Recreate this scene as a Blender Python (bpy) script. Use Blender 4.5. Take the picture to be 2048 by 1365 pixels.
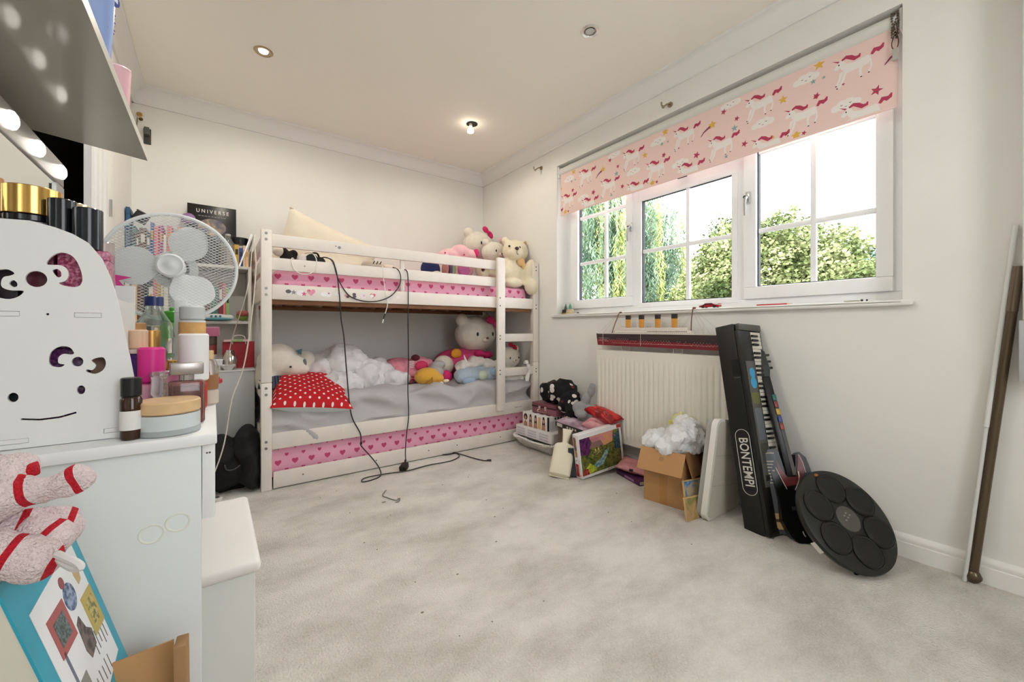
import bpy, bmesh, math, random
from mathutils import Vector as V, Matrix, noise, Euler
for o in list(bpy.data.objects): bpy.data.objects.remove(o)
SC = bpy.context.scene; COL = SC.collection; PI = math.pi
random.seed(7)

# ---------------------------------------------------------------- camera, world, light, exposure
cam_data = bpy.data.cameras.new('camera'); CAM = bpy.data.objects.new('camera', cam_data); COL.objects.link(CAM)
cam_data.sensor_width = 36; cam_data.lens = 816 / 2048 * 36; cam_data.shift_y = -23.5 / 2048; cam_data.clip_start = .02; cam_data.clip_end = 200
CAM.location = (0, 0, .89); CAM.rotation_euler = (PI / 2, 0, -math.atan(599 / 816)); SC.camera = CAM
W = bpy.data.worlds.new('sky'); SC.world = W; W.use_nodes = True
wn = W.node_tree.nodes; bg = wn['Background']
tc = wn.new('ShaderNodeTexCoord'); sp = wn.new('ShaderNodeSeparateXYZ'); rp = wn.new('ShaderNodeValToRGB')
W.node_tree.links.new(tc.outputs['Generated'], sp.inputs[0]); W.node_tree.links.new(sp.outputs['Z'], rp.inputs[0]); W.node_tree.links.new(rp.outputs[0], bg.inputs[0])
rp.color_ramp.elements[0].position = .0; rp.color_ramp.elements[0].color = (.95, .975, 1, 1); rp.color_ramp.elements[1].position = .8; rp.color_ramp.elements[1].color = (.90, .95, 1, 1)
bg.inputs[1].default_value = 3.2
sun = bpy.data.lights.new('sun', 'SUN'); sun.energy = 2.2; sun.angle = .02; sun.color = (1, .93, .8)
so = bpy.data.objects.new('sun', sun); COL.objects.link(so); so.rotation_euler = (math.radians(38), 0, math.radians(-150))   # high sun behind the window wall's roof: lights the trees, not the room
vs = SC.view_settings; vs.view_transform = 'Standard'; vs.look = 'None'; vs.gamma = 1; vs.exposure = .98; vs.use_curve_mapping = False

# ---------------------------------------------------------------- materials
MATS = {}
def lin(h):
    return tuple(((c / 255) / 12.92 if c <= 10 else (((c / 255) + .055) / 1.055) ** 2.4) for c in (int(h[0:2], 16), int(h[2:4], 16), int(h[4:6], 16))) + (1,)
def mat(h, rough=.5, metal=0, mott=0, ms=8, bump=0, bs=200, trans=0, spec=.5, emit=0, sheen=0, ior=1.45, alpha=1):
    k = (h, rough, metal, mott, ms, bump, bs, trans, spec, emit, sheen, ior, alpha)
    if k in MATS: return MATS[k]
    m = bpy.data.materials.new('m_' + h); m.use_nodes = True; nt = m.node_tree; b = nt.nodes['Principled BSDF']
    b.inputs['Base Color'].default_value = lin(h); b.inputs['Roughness'].default_value = rough; b.inputs['Metallic'].default_value = metal
    b.inputs['Transmission Weight'].default_value = trans; b.inputs['Specular IOR Level'].default_value = spec; b.inputs['IOR'].default_value = ior; b.inputs['Alpha'].default_value = alpha
    if sheen: b.inputs['Sheen Weight'].default_value = sheen; b.inputs['Sheen Roughness'].default_value = .5
    if emit: b.inputs['Emission Color'].default_value = lin(h); b.inputs['Emission Strength'].default_value = emit
    if mott or bump:
        t = nt.nodes.new('ShaderNodeTexCoord')
    if mott:
        n = nt.nodes.new('ShaderNodeTexNoise'); n.inputs['Scale'].default_value = ms; n.inputs['Detail'].default_value = 5; nt.links.new(t.outputs['Object'], n.inputs['Vector'])
        mx = nt.nodes.new('ShaderNodeMix'); mx.data_type = 'RGBA'; c = lin(h)
        r = nt.nodes.new('ShaderNodeMapRange'); r.inputs[1].default_value = .35; r.inputs[2].default_value = .65; nt.links.new(n.outputs[0], r.inputs[0]); nt.links.new(r.outputs[0], mx.inputs[0])
        mx.inputs[6].default_value = tuple(x * (1 - mott) for x in c[:3]) + (1,); mx.inputs[7].default_value = tuple(min(1, x * (1 + mott * .6)) for x in c[:3]) + (1,)
        nt.links.new(mx.outputs[2], b.inputs['Base Color'])
    if bump:
        n = nt.nodes.new('ShaderNodeTexNoise'); n.inputs['Scale'].default_value = bs; n.inputs['Detail'].default_value = 3; nt.links.new(t.outputs['Object'], n.inputs['Vector'])
        bp = nt.nodes.new('ShaderNodeBump'); bp.inputs['Strength'].default_value = bump; bp.inputs['Distance'].default_value = .004; nt.links.new(n.outputs[0], bp.inputs['Height']); nt.links.new(bp.outputs[0], b.inputs['Normal'])
    MATS[k] = m; return m
class N:                                     # tiny node-math writer
    def __init__(s, m): s.nt = m.node_tree
    def m(s, op, a, b=None, c=None):
        n = s.nt.nodes.new('ShaderNodeMath'); n.operation = op
        for i, x in enumerate((a, b, c)):
            if x is None: continue
            if isinstance(x, (int, float)): n.inputs[i].default_value = x
            else: s.nt.links.new(x, n.inputs[i])
        return n.outputs[0]
def axes(n, u, v):
    t = n.nt.nodes.new('ShaderNodeTexCoord'); q = n.nt.nodes.new('ShaderNodeSeparateXYZ'); n.nt.links.new(t.outputs['Object'], q.inputs[0])
    return q.outputs[u], q.outputs[v]
def two(n, h0, h1, fac, rough):
    b = n.nt.nodes['Principled BSDF']; b.inputs['Roughness'].default_value = rough
    x = n.nt.nodes.new('ShaderNodeMix'); x.data_type = 'RGBA'; x.inputs[6].default_value = lin(h0); x.inputs[7].default_value = lin(h1)
    n.nt.links.new(fac, x.inputs[0]); n.nt.links.new(x.outputs[2], b.inputs['Base Color'])
def newmat(name):
    m = bpy.data.materials.new(name); m.use_nodes = True; return m
def hearts(name, h0, h1, pu, pv, size, u=0, v=2):   # printed hearts, big row / small row staggered
    m = newmat(name); n = N(m); a, b = axes(n, u, v); tot = None
    for du, dv, s in ((0, 0, size), (.5, .5, size * .62)):
        x = n.m('SUBTRACT', n.m('FRACT', n.m('ADD', n.m('DIVIDE', a, pu), du + 40)), .5); x = n.m('MULTIPLY', n.m('MULTIPLY', x, pu), 1 / s)
        y = n.m('SUBTRACT', n.m('FRACT', n.m('ADD', n.m('DIVIDE', b, pv), dv + 40)), .5); y = n.m('MULTIPLY', n.m('MULTIPLY', y, pv), 1 / s)
        # (x^2 + (1.2y - .8 sqrt|x|)^2) < 1
        w = n.m('SUBTRACT', n.m('MULTIPLY', y, 1.2), n.m('MULTIPLY', n.m('SQRT', n.m('ABSOLUTE', x)), .8))
        f = n.m('LESS_THAN', n.m('ADD', n.m('MULTIPLY', x, x), n.m('MULTIPLY', w, w)), 1)
        tot = f if tot is None else n.m('MAXIMUM', tot, f)
    two(n, h0, h1, tot, .85); return m
def dots(name, h0, h1, p, r, u=0, v=1):
    m = newmat(name); n = N(m); a, b = axes(n, u, v); tot = None
    for du, dv in ((0, 0), (.5, .5)):
        x = n.m('SUBTRACT', n.m('FRACT', n.m('ADD', n.m('DIVIDE', a, p), du + 40)), .5); y = n.m('SUBTRACT', n.m('FRACT', n.m('ADD', n.m('DIVIDE', b, p), dv + 40)), .5)
        f = n.m('LESS_THAN', n.m('ADD', n.m('MULTIPLY', x, x), n.m('MULTIPLY', y, y)), (r / p) ** 2)
        tot = f if tot is None else n.m('MAXIMUM', tot, f)
    two(n, h0, h1, tot, .85); return m
def stripes(name, h0, h1, p, w, u=0, rough=.8):
    m = newmat(name); n = N(m); a, b = axes(n, u, 1)
    two(n, h0, h1, n.m('LESS_THAN', n.m('FRACT', n.m('ADD', n.m('DIVIDE', a, p), 40)), w), rough); return m
def ramp_mat(name, cols, scale, rough=.5, detail=4, dist=0, bump=0):   # mottled print from a noise through several colours
    m = newmat(name); nt = m.node_tree; b = nt.nodes['Principled BSDF']; b.inputs['Roughness'].default_value = rough
    t = nt.nodes.new('ShaderNodeTexCoord'); n = nt.nodes.new('ShaderNodeTexNoise'); n.inputs['Scale'].default_value = scale; n.inputs['Detail'].default_value = detail; n.inputs['Distortion'].default_value = dist
    r = nt.nodes.new('ShaderNodeValToRGB'); nt.links.new(t.outputs['Object'], n.inputs['Vector']); nt.links.new(n.outputs[0], r.inputs[0]); nt.links.new(r.outputs[0], b.inputs['Base Color'])
    e = r.color_ramp.elements
    while len(e) < len(cols): e.new(.5)
    for i, (p, h) in enumerate(cols): e[i].position = p; e[i].color = lin(h)
    if bump:
        bp = nt.nodes.new('ShaderNodeBump'); bp.inputs['Strength'].default_value = bump; bp.inputs['Distance'].default_value = .004; nt.links.new(n.outputs[0], bp.inputs['Height']); nt.links.new(bp.outputs[0], b.inputs['Normal'])
    return m

# ---------------------------------------------------------------- mesh builder
class B:
    def __init__(s, m=None): s.bm = bmesh.new(); s.m = m or Matrix()
    def vt(s, p): return s.bm.verts.new(s.m @ V(p))
    def fc(s, vs):
        try: return s.bm.faces.new(vs)
        except ValueError: return None
    def box(s, x0, x1, y0, y1, z0, z1, bev=0, seg=2):
        x0, x1 = min(x0, x1), max(x0, x1); y0, y1 = min(y0, y1), max(y0, y1); z0, z1 = min(z0, z1), max(z0, z1)
        v = [s.vt((x, y, z)) for z in (z0, z1) for y in (y0, y1) for x in (x0, x1)]
        fs = [s.fc([v[i] for i in q]) for q in ((0, 2, 3, 1), (4, 5, 7, 6), (0, 1, 5, 4), (2, 6, 7, 3), (0, 4, 6, 2), (1, 3, 7, 5))]
        if bev: bmesh.ops.bevel(s.bm, geom=list({e for f in fs for e in f.edges}), offset=bev, segments=seg, affect='EDGES', profile=.5)
        return s
    def cyl(s, p0, p1, r0, r1=None, n=16, caps=True):
        r1 = r0 if r1 is None else r1; p0, p1 = V(p0), V(p1); d = (p1 - p0).normalized(); a = d.orthogonal().normalized(); b = d.cross(a)
        R = [[s.vt(p + (a * math.cos(2 * PI * i / n) + b * math.sin(2 * PI * i / n)) * r) for i in range(n)] for p, r in ((p0, r0), (p1, r1))]
        for i in range(n): s.fc((R[0][i], R[0][(i + 1) % n], R[1][(i + 1) % n], R[1][i]))
        if caps: s.fc(R[0][::-1]); s.fc(R[1])
        return s
    def lathe(s, prof, c=(0, 0, 0), n=24, sx=1, sy=1, closed=False):
        rings = []
        for r, z in prof:
            rings.append([s.vt((c[0] + sx * r * math.cos(2 * PI * i / n), c[1] + sy * r * math.sin(2 * PI * i / n), c[2] + z)) for i in range(n)] if r > 1e-6 else [s.vt((c[0], c[1], c[2] + z))])
        for A, Bq in zip(rings, rings[1:]):
            for i in range(n):
                j = (i + 1) % n
                if len(A) == 1 and len(Bq) == 1: continue
                if len(A) == 1: s.fc((A[0], Bq[j], Bq[i]))
                elif len(Bq) == 1: s.fc((A[i], A[j], Bq[0]))
                else: s.fc((A[i], A[j], Bq[j], Bq[i]))
        return s
    def tube(s, pts, r, n=6, sm=0, caps=True):
        pts = [V(p) for p in pts]
        if sm:
            q = []; P = [pts[0]] + pts + [pts[-1]]
            for i in range(1, len(P) - 2):
                for k in range(sm):
                    t = k / sm; a, b, c, d = P[i - 1:i + 3]
                    q.append(.5 * (2 * b + (c - a) * t + (2 * a - 5 * b + 4 * c - d) * t * t + (3 * b - a - 3 * c + d) * t ** 3))
            pts = q + [pts[-1]]
        rr = r if isinstance(r, list) else None; L = len(pts); a = None; R = []
        for i, p in enumerate(pts):
            d = (pts[min(i + 1, L - 1)] - pts[max(i - 1, 0)])
            d = d.normalized() if d.length > 1e-9 else V((0, 0, 1))
            a = d.orthogonal().normalized() if a is None else (a - d * a.dot(d)).normalized()
            b = d.cross(a); ri = (rr[0] + (rr[-1] - rr[0]) * i / (L - 1)) if rr else r
            R.append([s.vt(p + (a * math.cos(2 * PI * k / n) + b * math.sin(2 * PI * k / n)) * ri) for k in range(n)])
        for A, Q in zip(R, R[1:]):
            for k in range(n): s.fc((A[k], A[(k + 1) % n], Q[(k + 1) % n], Q[k]))
        if caps: s.fc(R[0][::-1]); s.fc(R[-1])
        return s
    def ell(s, c, r, rot=None, nu=16, nv=10):
        M = Matrix.Translation(V(c)) @ (Euler(rot).to_matrix().to_4x4() if rot else Matrix()); r = (r, r, r) if isinstance(r, (int, float)) else r
        o = s.m; s.m = o @ M @ Matrix.Diagonal((r[0], r[1], r[2], 1))
        s.lathe([(math.sin(PI * i / nv), -math.cos(PI * i / nv)) for i in range(nv + 1)], n=nu); s.m = o; return s
    def prism(s, poly, z0, z1, holes=()):
        lo = [s.vt((x, y, z0)) for x, y in poly]; hi = [s.vt((x, y, z1)) for x, y in poly]; n = len(poly)
        for i in range(n): s.fc((lo[i], lo[(i + 1) % n], hi[(i + 1) % n], hi[i]))
        s.fc(lo[::-1]); s.fc(hi); return s
    def plate(s, outer, holes, z0, z1):           # flat plate with cut-outs
        for z, flip in ((z0, True), (z1, False)):
            es = []
            for loop in [outer] + list(holes):
                vs = [s.vt((x, y, z)) for x, y in loop]
                es += [s.bm.edges.new((vs[i], vs[(i + 1) % len(vs)])) for i in range(len(vs))]
            bmesh.ops.triangle_fill(s.bm, use_beauty=True, use_dissolve=False, edges=es)
        for loop in [outer] + list(holes):
            lo = [s.vt((x, y, z0)) for x, y in loop]; hi = [s.vt((x, y, z1)) for x, y in loop]; n = len(loop)
            for i in range(n): s.fc((lo[i], lo[(i + 1) % n], hi[(i + 1) % n], hi[i]))
        bmesh.ops.remove_doubles(s.bm, verts=s.bm.verts[:], dist=1e-5); return s
    def grid(s, fn, nu, nv, wu=False):
        g = [[s.vt(fn(i / nu, j / nv)) for j in range(nv + 1)] for i in range(nu if wu else nu + 1)]
        for i in range(nu):
            for j in range(nv):
                k = (i + 1) % len(g) if wu else i + 1
                s.fc((g[i][j], g[k][j], g[k][j + 1], g[i][j + 1]))
        return s
    def poly(s, pts): s.fc([s.vt(p) for p in pts]); return s

def mesh_obj(name, b, m, smooth=True, ang=40):
    bmesh.ops.recalc_face_normals(b.bm, faces=b.bm.faces[:])
    me = bpy.data.meshes.new(name); b.bm.to_mesh(me); b.bm.free(); me.materials.append(m)
    if smooth:
        me.shade_smooth(); me.set_sharp_from_angle(angle=math.radians(ang))
    o = bpy.data.objects.new(name, me); COL.objects.link(o); return o
def tag(o, label=None, cat=None, group=None, kind=None):
    for k, v in (('label', label), ('category', cat), ('group', group), ('kind', kind)):
        if v: o[k] = v
    return o
def wm(o):
    m = Matrix.LocRotScale(o.location, o.rotation_euler, o.scale)
    return (wm(o.parent) @ m) if o.parent else m
def thing(name, label, cat, loc=(0, 0, 0), rot=(0, 0, 0), group=None):
    o = bpy.data.objects.new(name, None); COL.objects.link(o); o.empty_display_size = .05; o.location = loc; o.rotation_euler = rot if not isinstance(rot, (int, float)) else (0, 0, rot)
    return tag(o, label, cat, group)
def part(name, b, m, t, label=None, world=False, kind=None, smooth=True, ang=40):
    if world: bmesh.ops.transform(b.bm, matrix=wm(t).inverted(), verts=b.bm.verts[:])
    o = mesh_obj(name, b, m, smooth, ang); o.parent = t
    return tag(o, label, kind=kind)
def solo(name, b, m, label, cat, group=None, kind=None, loc=None, rot=None, smooth=True, ang=40, org=None):
    if org: bmesh.ops.transform(b.bm, matrix=Matrix.Translation(-V(org)), verts=b.bm.verts[:])
    o = mesh_obj(name, b, m, smooth, ang)
    if org: o.location = org
    if loc: o.location = loc
    if rot: o.rotation_euler = rot if not isinstance(rot, (int, float)) else (0, 0, rot)
    return tag(o, label, cat, group, kind)
def struct(name, b, m, parent=None, smooth=False, label=None):
    o = mesh_obj(name, b, m, smooth)
    if parent: o.parent = parent
    else: o['kind'] = 'structure'
    if label: o['label'] = label
    return o
def dup(root, loc, rot=None, label=None, group=None, scale=None):
    r = root.copy(); COL.objects.link(r); r.location = loc
    if rot is not None: r.rotation_euler = rot if not isinstance(rot, (int, float)) else (0, 0, rot)
    if scale: r.scale = scale
    if label: r['label'] = label
    if group: r['group'] = group
    for ch in list(root.children):
        c = ch.copy(); COL.objects.link(c); c.parent = r
        for g in ch.children:
            d = g.copy(); COL.objects.link(d); d.parent = c
    return r
def fuse(b, vox=.006, smooth=4):             # overlapping lumps -> one continuous skin
    me = bpy.data.meshes.new('tmp'); b.bm.to_mesh(me); b.bm.free(); o = bpy.data.objects.new('tmp', me); COL.objects.link(o)
    r = o.modifiers.new('r', 'REMESH'); r.mode = 'VOXEL'; r.voxel_size = vox
    if smooth: s = o.modifiers.new('s', 'SMOOTH'); s.iterations = smooth; s.factor = .5
    ev = o.evaluated_get(bpy.context.evaluated_depsgraph_get()); m2 = bpy.data.meshes.new_from_object(ev)
    bpy.data.objects.remove(o); bpy.data.meshes.remove(me); q = B(); q.bm.from_mesh(m2); bpy.data.meshes.remove(m2); return q
def rough_up(b, amp, sc, seed=0, ridge=False):   # cloth lumps: push vertices along normals by noise
    b.bm.normal_update(); off = V((seed * 3.1, seed * 1.7, seed * 5.3))
    for v in b.bm.verts:
        n = noise.noise(v.co * sc + off)
        if ridge: n = (1 - abs(n) * 2.2) * .6
        v.co += v.normal * n * amp
    return b
def text(name, s, size, m, parent, mtx, ext=.0004, bold=0, sx=1, align='CENTER', label=None):
    cu = bpy.data.curves.new('t', 'FONT'); cu.body = s; cu.size = size; cu.extrude = ext; cu.offset = bold; cu.align_x = align; cu.align_y = 'CENTER'; cu.resolution_u = 3
    o = bpy.data.objects.new('t', cu); COL.objects.link(o)
    me = bpy.data.meshes.new_from_object(o.evaluated_get(bpy.context.evaluated_depsgraph_get())); bpy.data.objects.remove(o)
    me.transform(mtx @ Matrix.Diagonal((sx, 1, 1, 1))); me.materials.clear(); me.materials.append(m)
    q = bpy.data.objects.new(name, me); COL.objects.link(q); q.parent = parent; q['kind'] = 'stuff'
    if label: q['label'] = label
    return q
def frame(o, x, y):        # matrix from origin, x direction, y direction (z = x cross y)
    x = V(x).normalized(); y = V(y); z = x.cross(y).normalized(); y = z.cross(x)
    return Matrix(((x[0], y[0], z[0], o[0]), (x[1], y[1], z[1], o[1]), (x[2], y[2], z[2], o[2]), (0, 0, 0, 1)))
def star(c, r, n=5, k=.42, a0=PI / 2):
    return [(c[0] + (r if i % 2 == 0 else r * k) * math.cos(a0 + i * PI / n), c[1] + (r if i % 2 == 0 else r * k) * math.sin(a0 + i * PI / n)) for i in range(2 * n)]
def oval(c, rx, ry, n=20, rot=0):
    ca, sa = math.cos(rot), math.sin(rot)
    return [(c[0] + rx * math.cos(2 * PI * i / n) * ca - ry * math.sin(2 * PI * i / n) * sa, c[1] + rx * math.cos(2 * PI * i / n) * sa + ry * math.sin(2 * PI * i / n) * ca) for i in range(n)]
def rrect(x0, x1, y0, y1, r, n=5):
    P = []
    for cx, cy, a in ((x1 - r, y1 - r, 0), (x0 + r, y1 - r, PI / 2), (x0 + r, y0 + r, PI), (x1 - r, y0 + r, 3 * PI / 2)):
        P += [(cx + r * math.cos(a + PI / 2 * i / n), cy + r * math.sin(a + PI / 2 * i / n)) for i in range(n + 1)]
    return P
def hcurve(pts, w):        # thick 2D stroke as polygon
    L = []; R = []
    for i, p in enumerate(pts):
        a = V(pts[max(i - 1, 0)]); b = V(pts[min(i + 1, len(pts) - 1)]); d = (b - a).normalized(); n = V((-d.y, d.x)); ww = w(i / (len(pts) - 1)) if callable(w) else w
        L.append(tuple(V(p) + n * ww)); R.append(tuple(V(p) - n * ww))
    return L + R[::-1]
def pillow(w, d, h, seed=0, nu=24, wr=.004, sag=0, half=0):   # stuffed cushion lying in xy
    b = B()
    def f(sg):
        def g(u, v):
            x, y = u * 2 - 1, v * 2 - 1
            e = (1 - abs(x) ** 3.2) ** .55 * (1 - abs(y) ** 3.2) ** .55 if abs(x) < 1 and abs(y) < 1 else 0
            pin = 1 - .07 * (1 - abs(y) ** 2) * abs(x) ** 4; pin2 = 1 - .07 * (1 - abs(x) ** 2) * abs(y) ** 4
            n = noise.noise(V((x * 2.3 + seed, y * 2.3, seed))) * wr * 3 * e
            return (x * w / 2 * pin, y * d / 2 * pin2, sg * (h / 2 * e) + n - sag * (x * x))
        return g
    if half >= 0: b.grid(f(1), nu, nu)
    if half <= 0: b.grid(f(-1), nu, nu)
    bmesh.ops.remove_doubles(b.bm, verts=b.bm.verts[:], dist=1e-5); return b
WHITE = mat('e6e6e3', .35)
CHROME = mat('c9c9c9', .12, 1)
# ================================================================ THE ROOM
XR, YB, XL, ZC, Y0 = 2.19, 3.476, -.41, 2.42, -1.3
wallm = mat('eeece6', .75, mott=.02, ms=3, bump=.05, bs=60)
ceilm = mat('faf6ec', .85)
trimm = mat('f0eeea', .55); upvc = mat('f7f8f8', .3)
glass = bpy.data.materials.new('window_glass'); glass.use_nodes = True; nt = glass.node_tree; nt.nodes.remove(nt.nodes['Principled BSDF'])
lw = nt.nodes.new('ShaderNodeLayerWeight'); fr = nt.nodes.new('ShaderNodeMath'); fr.operation = 'POWER'; fr.inputs[1].default_value = 5; nt.links.new(lw.outputs['Facing'], fr.inputs[0]); tb = nt.nodes.new('ShaderNodeBsdfTransparent'); gb = nt.nodes.new('ShaderNodeBsdfGlossy'); gb.inputs['Roughness'].default_value = .02; mx = nt.nodes.new('ShaderNodeMixShader')
nt.links.new(fr.outputs[0], mx.inputs[0]); nt.links.new(tb.outputs[0], mx.inputs[1]); nt.links.new(gb.outputs[0], mx.inputs[2]); nt.links.new(mx.outputs[0], nt.nodes['Material Output'].inputs[0])
carpet = newmat('carpet'); nt = carpet.node_tree; b_ = nt.nodes['Principled BSDF']; b_.inputs['Roughness'].default_value = 1; b_.inputs['Specular IOR Level'].default_value = .1; b_.inputs['Sheen Weight'].default_value = .15
t_ = nt.nodes.new('ShaderNodeTexCoord'); map_ = nt.nodes.new('ShaderNodeMapping'); nt.links.new(t_.outputs['Object'], map_.inputs[0]); map_.inputs['Rotation'].default_value[2] = .5; map_.inputs['Scale'].default_value = (1, 1.7, 1)
n1 = nt.nodes.new('ShaderNodeTexNoise'); n1.inputs['Scale'].default_value = 2.6; n1.inputs['Detail'].default_value = 7; n1.inputs['Roughness'].default_value = .62; nt.links.new(map_.outputs[0], n1.inputs['Vector'])
n2 = nt.nodes.new('ShaderNodeTexNoise'); n2.inputs['Scale'].default_value = 160; n2.inputs['Detail'].default_value = 4; nt.links.new(t_.outputs['Object'], n2.inputs['Vector'])
n3 = nt.nodes.new('ShaderNodeTexNoise'); n3.inputs['Scale'].default_value = 9; n3.inputs['Detail'].default_value = 3; nt.links.new(t_.outputs['Object'], n3.inputs['Vector'])
r1 = nt.nodes.new('ShaderNodeValToRGB'); r1.color_ramp.elements[0].position = .33; r1.color_ramp.elements[0].color = lin('c3bcb1'); r1.color_ramp.elements[1].position = .6; r1.color_ramp.elements[1].color = lin('e4ded5'); nt.links.new(n1.outputs[0], r1.inputs[0])
mx = nt.nodes.new('ShaderNodeMix'); mx.data_type = 'RGBA'; mx.blend_type = 'OVERLAY'; mx.inputs[0].default_value = .3; nt.links.new(r1.outputs[0], mx.inputs[6]); nt.links.new(n2.outputs[0], mx.inputs[7]); nt.links.new(mx.outputs[2], b_.inputs['Base Color'])
ad = nt.nodes.new('ShaderNodeMath'); ad.operation = 'MULTIPLY_ADD'; ad.inputs[1].default_value = 2.2; nt.links.new(n3.outputs[0], ad.inputs[0]); nt.links.new(n2.outputs[0], ad.inputs[2])
bp = nt.nodes.new('ShaderNodeBump'); bp.inputs['Strength'].default_value = .7; bp.inputs['Distance'].default_value = .012; nt.links.new(ad.outputs[0], bp.inputs['Height']); nt.links.new(bp.outputs[0], b_.inputs['Normal'])
struct('floor', B().box(XL - .1, XR + .18, Y0, YB + .1, -.1, 0), carpet)
struct('ceiling', B().box(XL - .1, XR + .18, Y0, YB + .1, ZC, ZC + .1), ceilm)
struct('wall_back', B().box(XL - .1, XR + .18, YB, YB + .12, 0, ZC), wallm)
wy0, wy1, wz0, wz1 = .385, 2.385, 1.0, 2.175
b = B().box(XR, XR + .18, Y0, wy0, 0, ZC).box(XR, XR + .18, wy1, YB, 0, ZC).box(XR, XR + .18, wy0, wy1, 0, wz0).box(XR, XR + .18, wy0, wy1, wz1, ZC)
struct('wall_right', b, wallm)
dy0, dy1, dz = 1.5, 2.85, 2.02
b = B().box(XL - .1, XL, Y0, dy0, 0, ZC).box(XL - .1, XL, dy1, YB, 0, ZC).box(XL - .1, XL, dy0, dy1, dz, ZC)
struct('wall_left', b, wallm)
struct('wall_dark_recess', B().box(XL - 1.1, XL - 1.0, 1.2, 3.2, 0, ZC).box(XL - 1.1, XL - .1, 3.2, 3.3, 0, ZC).box(XL - 1.1, XL - .1, 1.1, 1.2, 0, ZC).box(XL - 1.1, XL - .1, 1.1, 3.3, ZC, ZC + .1).box(XL - 1.1, XL - .1, 1.1, 3.3, -.1, 0), mat('2a211e', .8))  # space beyond the opening: its shade is put into the dark colour
ox0, ox1, oz0, oz1 = .2, 1.15, .9, 2.1          # unseen opening added behind the camera to let in fill daylight
struct('wall_front', B().box(XL - .1, ox0, Y0 - .1, Y0, 0, ZC).box(ox1, XR + .18, Y0 - .1, Y0, 0, ZC).box(ox0, ox1, Y0 - .1, Y0, 0, oz0).box(ox0, ox1, Y0 - .1, Y0, oz1, ZC), wallm)
def spot(name, par, loc, e, ang=3.1, col=(1, .94, .84)):
    l = bpy.data.lights.new(name, 'SPOT'); l.energy = e; l.color = col; l.spot_size = ang; l.spot_blend = .4; l.shadow_soft_size = .04
    o = bpy.data.objects.new(name, l); COL.objects.link(o); o.parent = par; o.location = loc
# door in the left wall: standing open, its moulded architrave beyond it
arch = [(0, 0), (.022, 0), (.022, .012), (.014, .02), (.018, .03), (.018, .07), (.01, .085), (0, .09)]
b = B()
for k in range(4):
    y = 2.3 + .09 * k
    b.m = frame((XL, y, 0), (1, 0, 0), (0, 1, 0)); b.prism(arch, 0, 2.1)
d1 = struct('door_1', b, trimm)
part('door_leaf', B().box(XL - .03, XL + .012, 2.64, 2.85, 0.005, 2.05, .004), trimm, d1)
part('hinge', B().cyl((XL + .024, 2.665, 1.42), (XL + .024, 2.665, 1.5), .006), CHROME, d1)
cov = [(0, 2.315), (.012, 2.315), (.012, 2.324)] + [(.014 + .046 * (1 - math.cos(a * PI / 16)), 2.326 + .08 * math.sin(a * PI / 16)) for a in range(9)] + [(.068, 2.408), (.068, ZC), (0, ZC)]
struct('trim_1', B(frame((XR, YB, 0), (0, -1, 0), (0, 0, 1))).prism(cov, 0, XR - XL), trimm, smooth=True)
struct('trim_2', B(frame((XR, Y0, 0), (-1, 0, 0), (0, 0, 1))).prism(cov, 0, YB - Y0), trimm, smooth=True)
struct('trim_3', B(frame((XL, YB, 0), (1, 0, 0), (0, 0, 1))).prism(cov, 0, YB - Y0), trimm, smooth=True)
sk = [(0, 0), (.017, 0), (.017, .058), (.013, .06), (.013, .064), (.016, .07), (.014, .08), (.006, .089), (0, .09)]
struct('baseboard_right', B(frame((XR, Y0, 0), (-1, 0, 0), (0, 0, 1))).prism(sk, 0, YB - Y0), mat('f3f1ec', .35), smooth=True)
struct('baseboard_back', B(frame((XR, YB, 0), (0, -1, 0), (0, 0, 1))).prism(sk, 0, XR - XL), mat('f3f1ec', .35), smooth=True)

# window ---------------------------------------------------------------
XF = 2.30
w = B()
def ring(b, y0, y1, z0, z1, fw, x0, x1, bev=.004):
    b.box(x0, x1, y0, y1, z0, z0 + fw, bev); b.box(x0, x1, y0, y1, z1 - fw, z1, bev); b.box(x0 + 1e-4, x1 - 1e-4, y0, y0 + fw, z0 + fw, z1 - fw, 0); b.box(x0 + 1e-4, x1 - 1e-4, y1 - fw, y1, z0 + fw, z1 - fw, 0); return b
ring(w, wy0, wy1, wz0, wz1, .05, XF, XF + .06); w.box(XF + 2e-4, XF + .059, 1.70, 1.765, wz0 + .05, wz1 - .05).box(XF + 2e-4, XF + .059, 1.0, 1.065, wz0 + .05, wz1 - .05).box(XF + 4e-4, XF + .058, 1.066, 1.699, 1.755, 1.835)
win = struct('window_1', w, upvc, smooth=True)
def sash(y0, y1, z0, z1, gy0, gy1, gz0, gz1):
    b = B(); x0, x1 = XF - .018, XF + .03
    b.box(x0, x1, y0, y1, z0, gz0, .005).box(x0, x1, y0, y1, gz1, z1, .005).box(x0 + 1e-4, x1 - 1e-4, y0, gy0, gz0, gz1).box(x0 + 1e-4, x1 - 1e-4, gy1, y1, gz0, gz1)
    return part('sash', b, upvc, win)
sash(.43, 1.022, 1.05, 2.13, .485, .963, 1.113, 2.07); sash(1.742, 2.322, 1.05, 2.13, 1.79, 2.25, 1.115, 2.07); sash(1.04, 1.725, 1.83, 2.13, 1.09, 1.675, 1.885, 2.07)
gk = mat('2e3134', .6)
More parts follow.
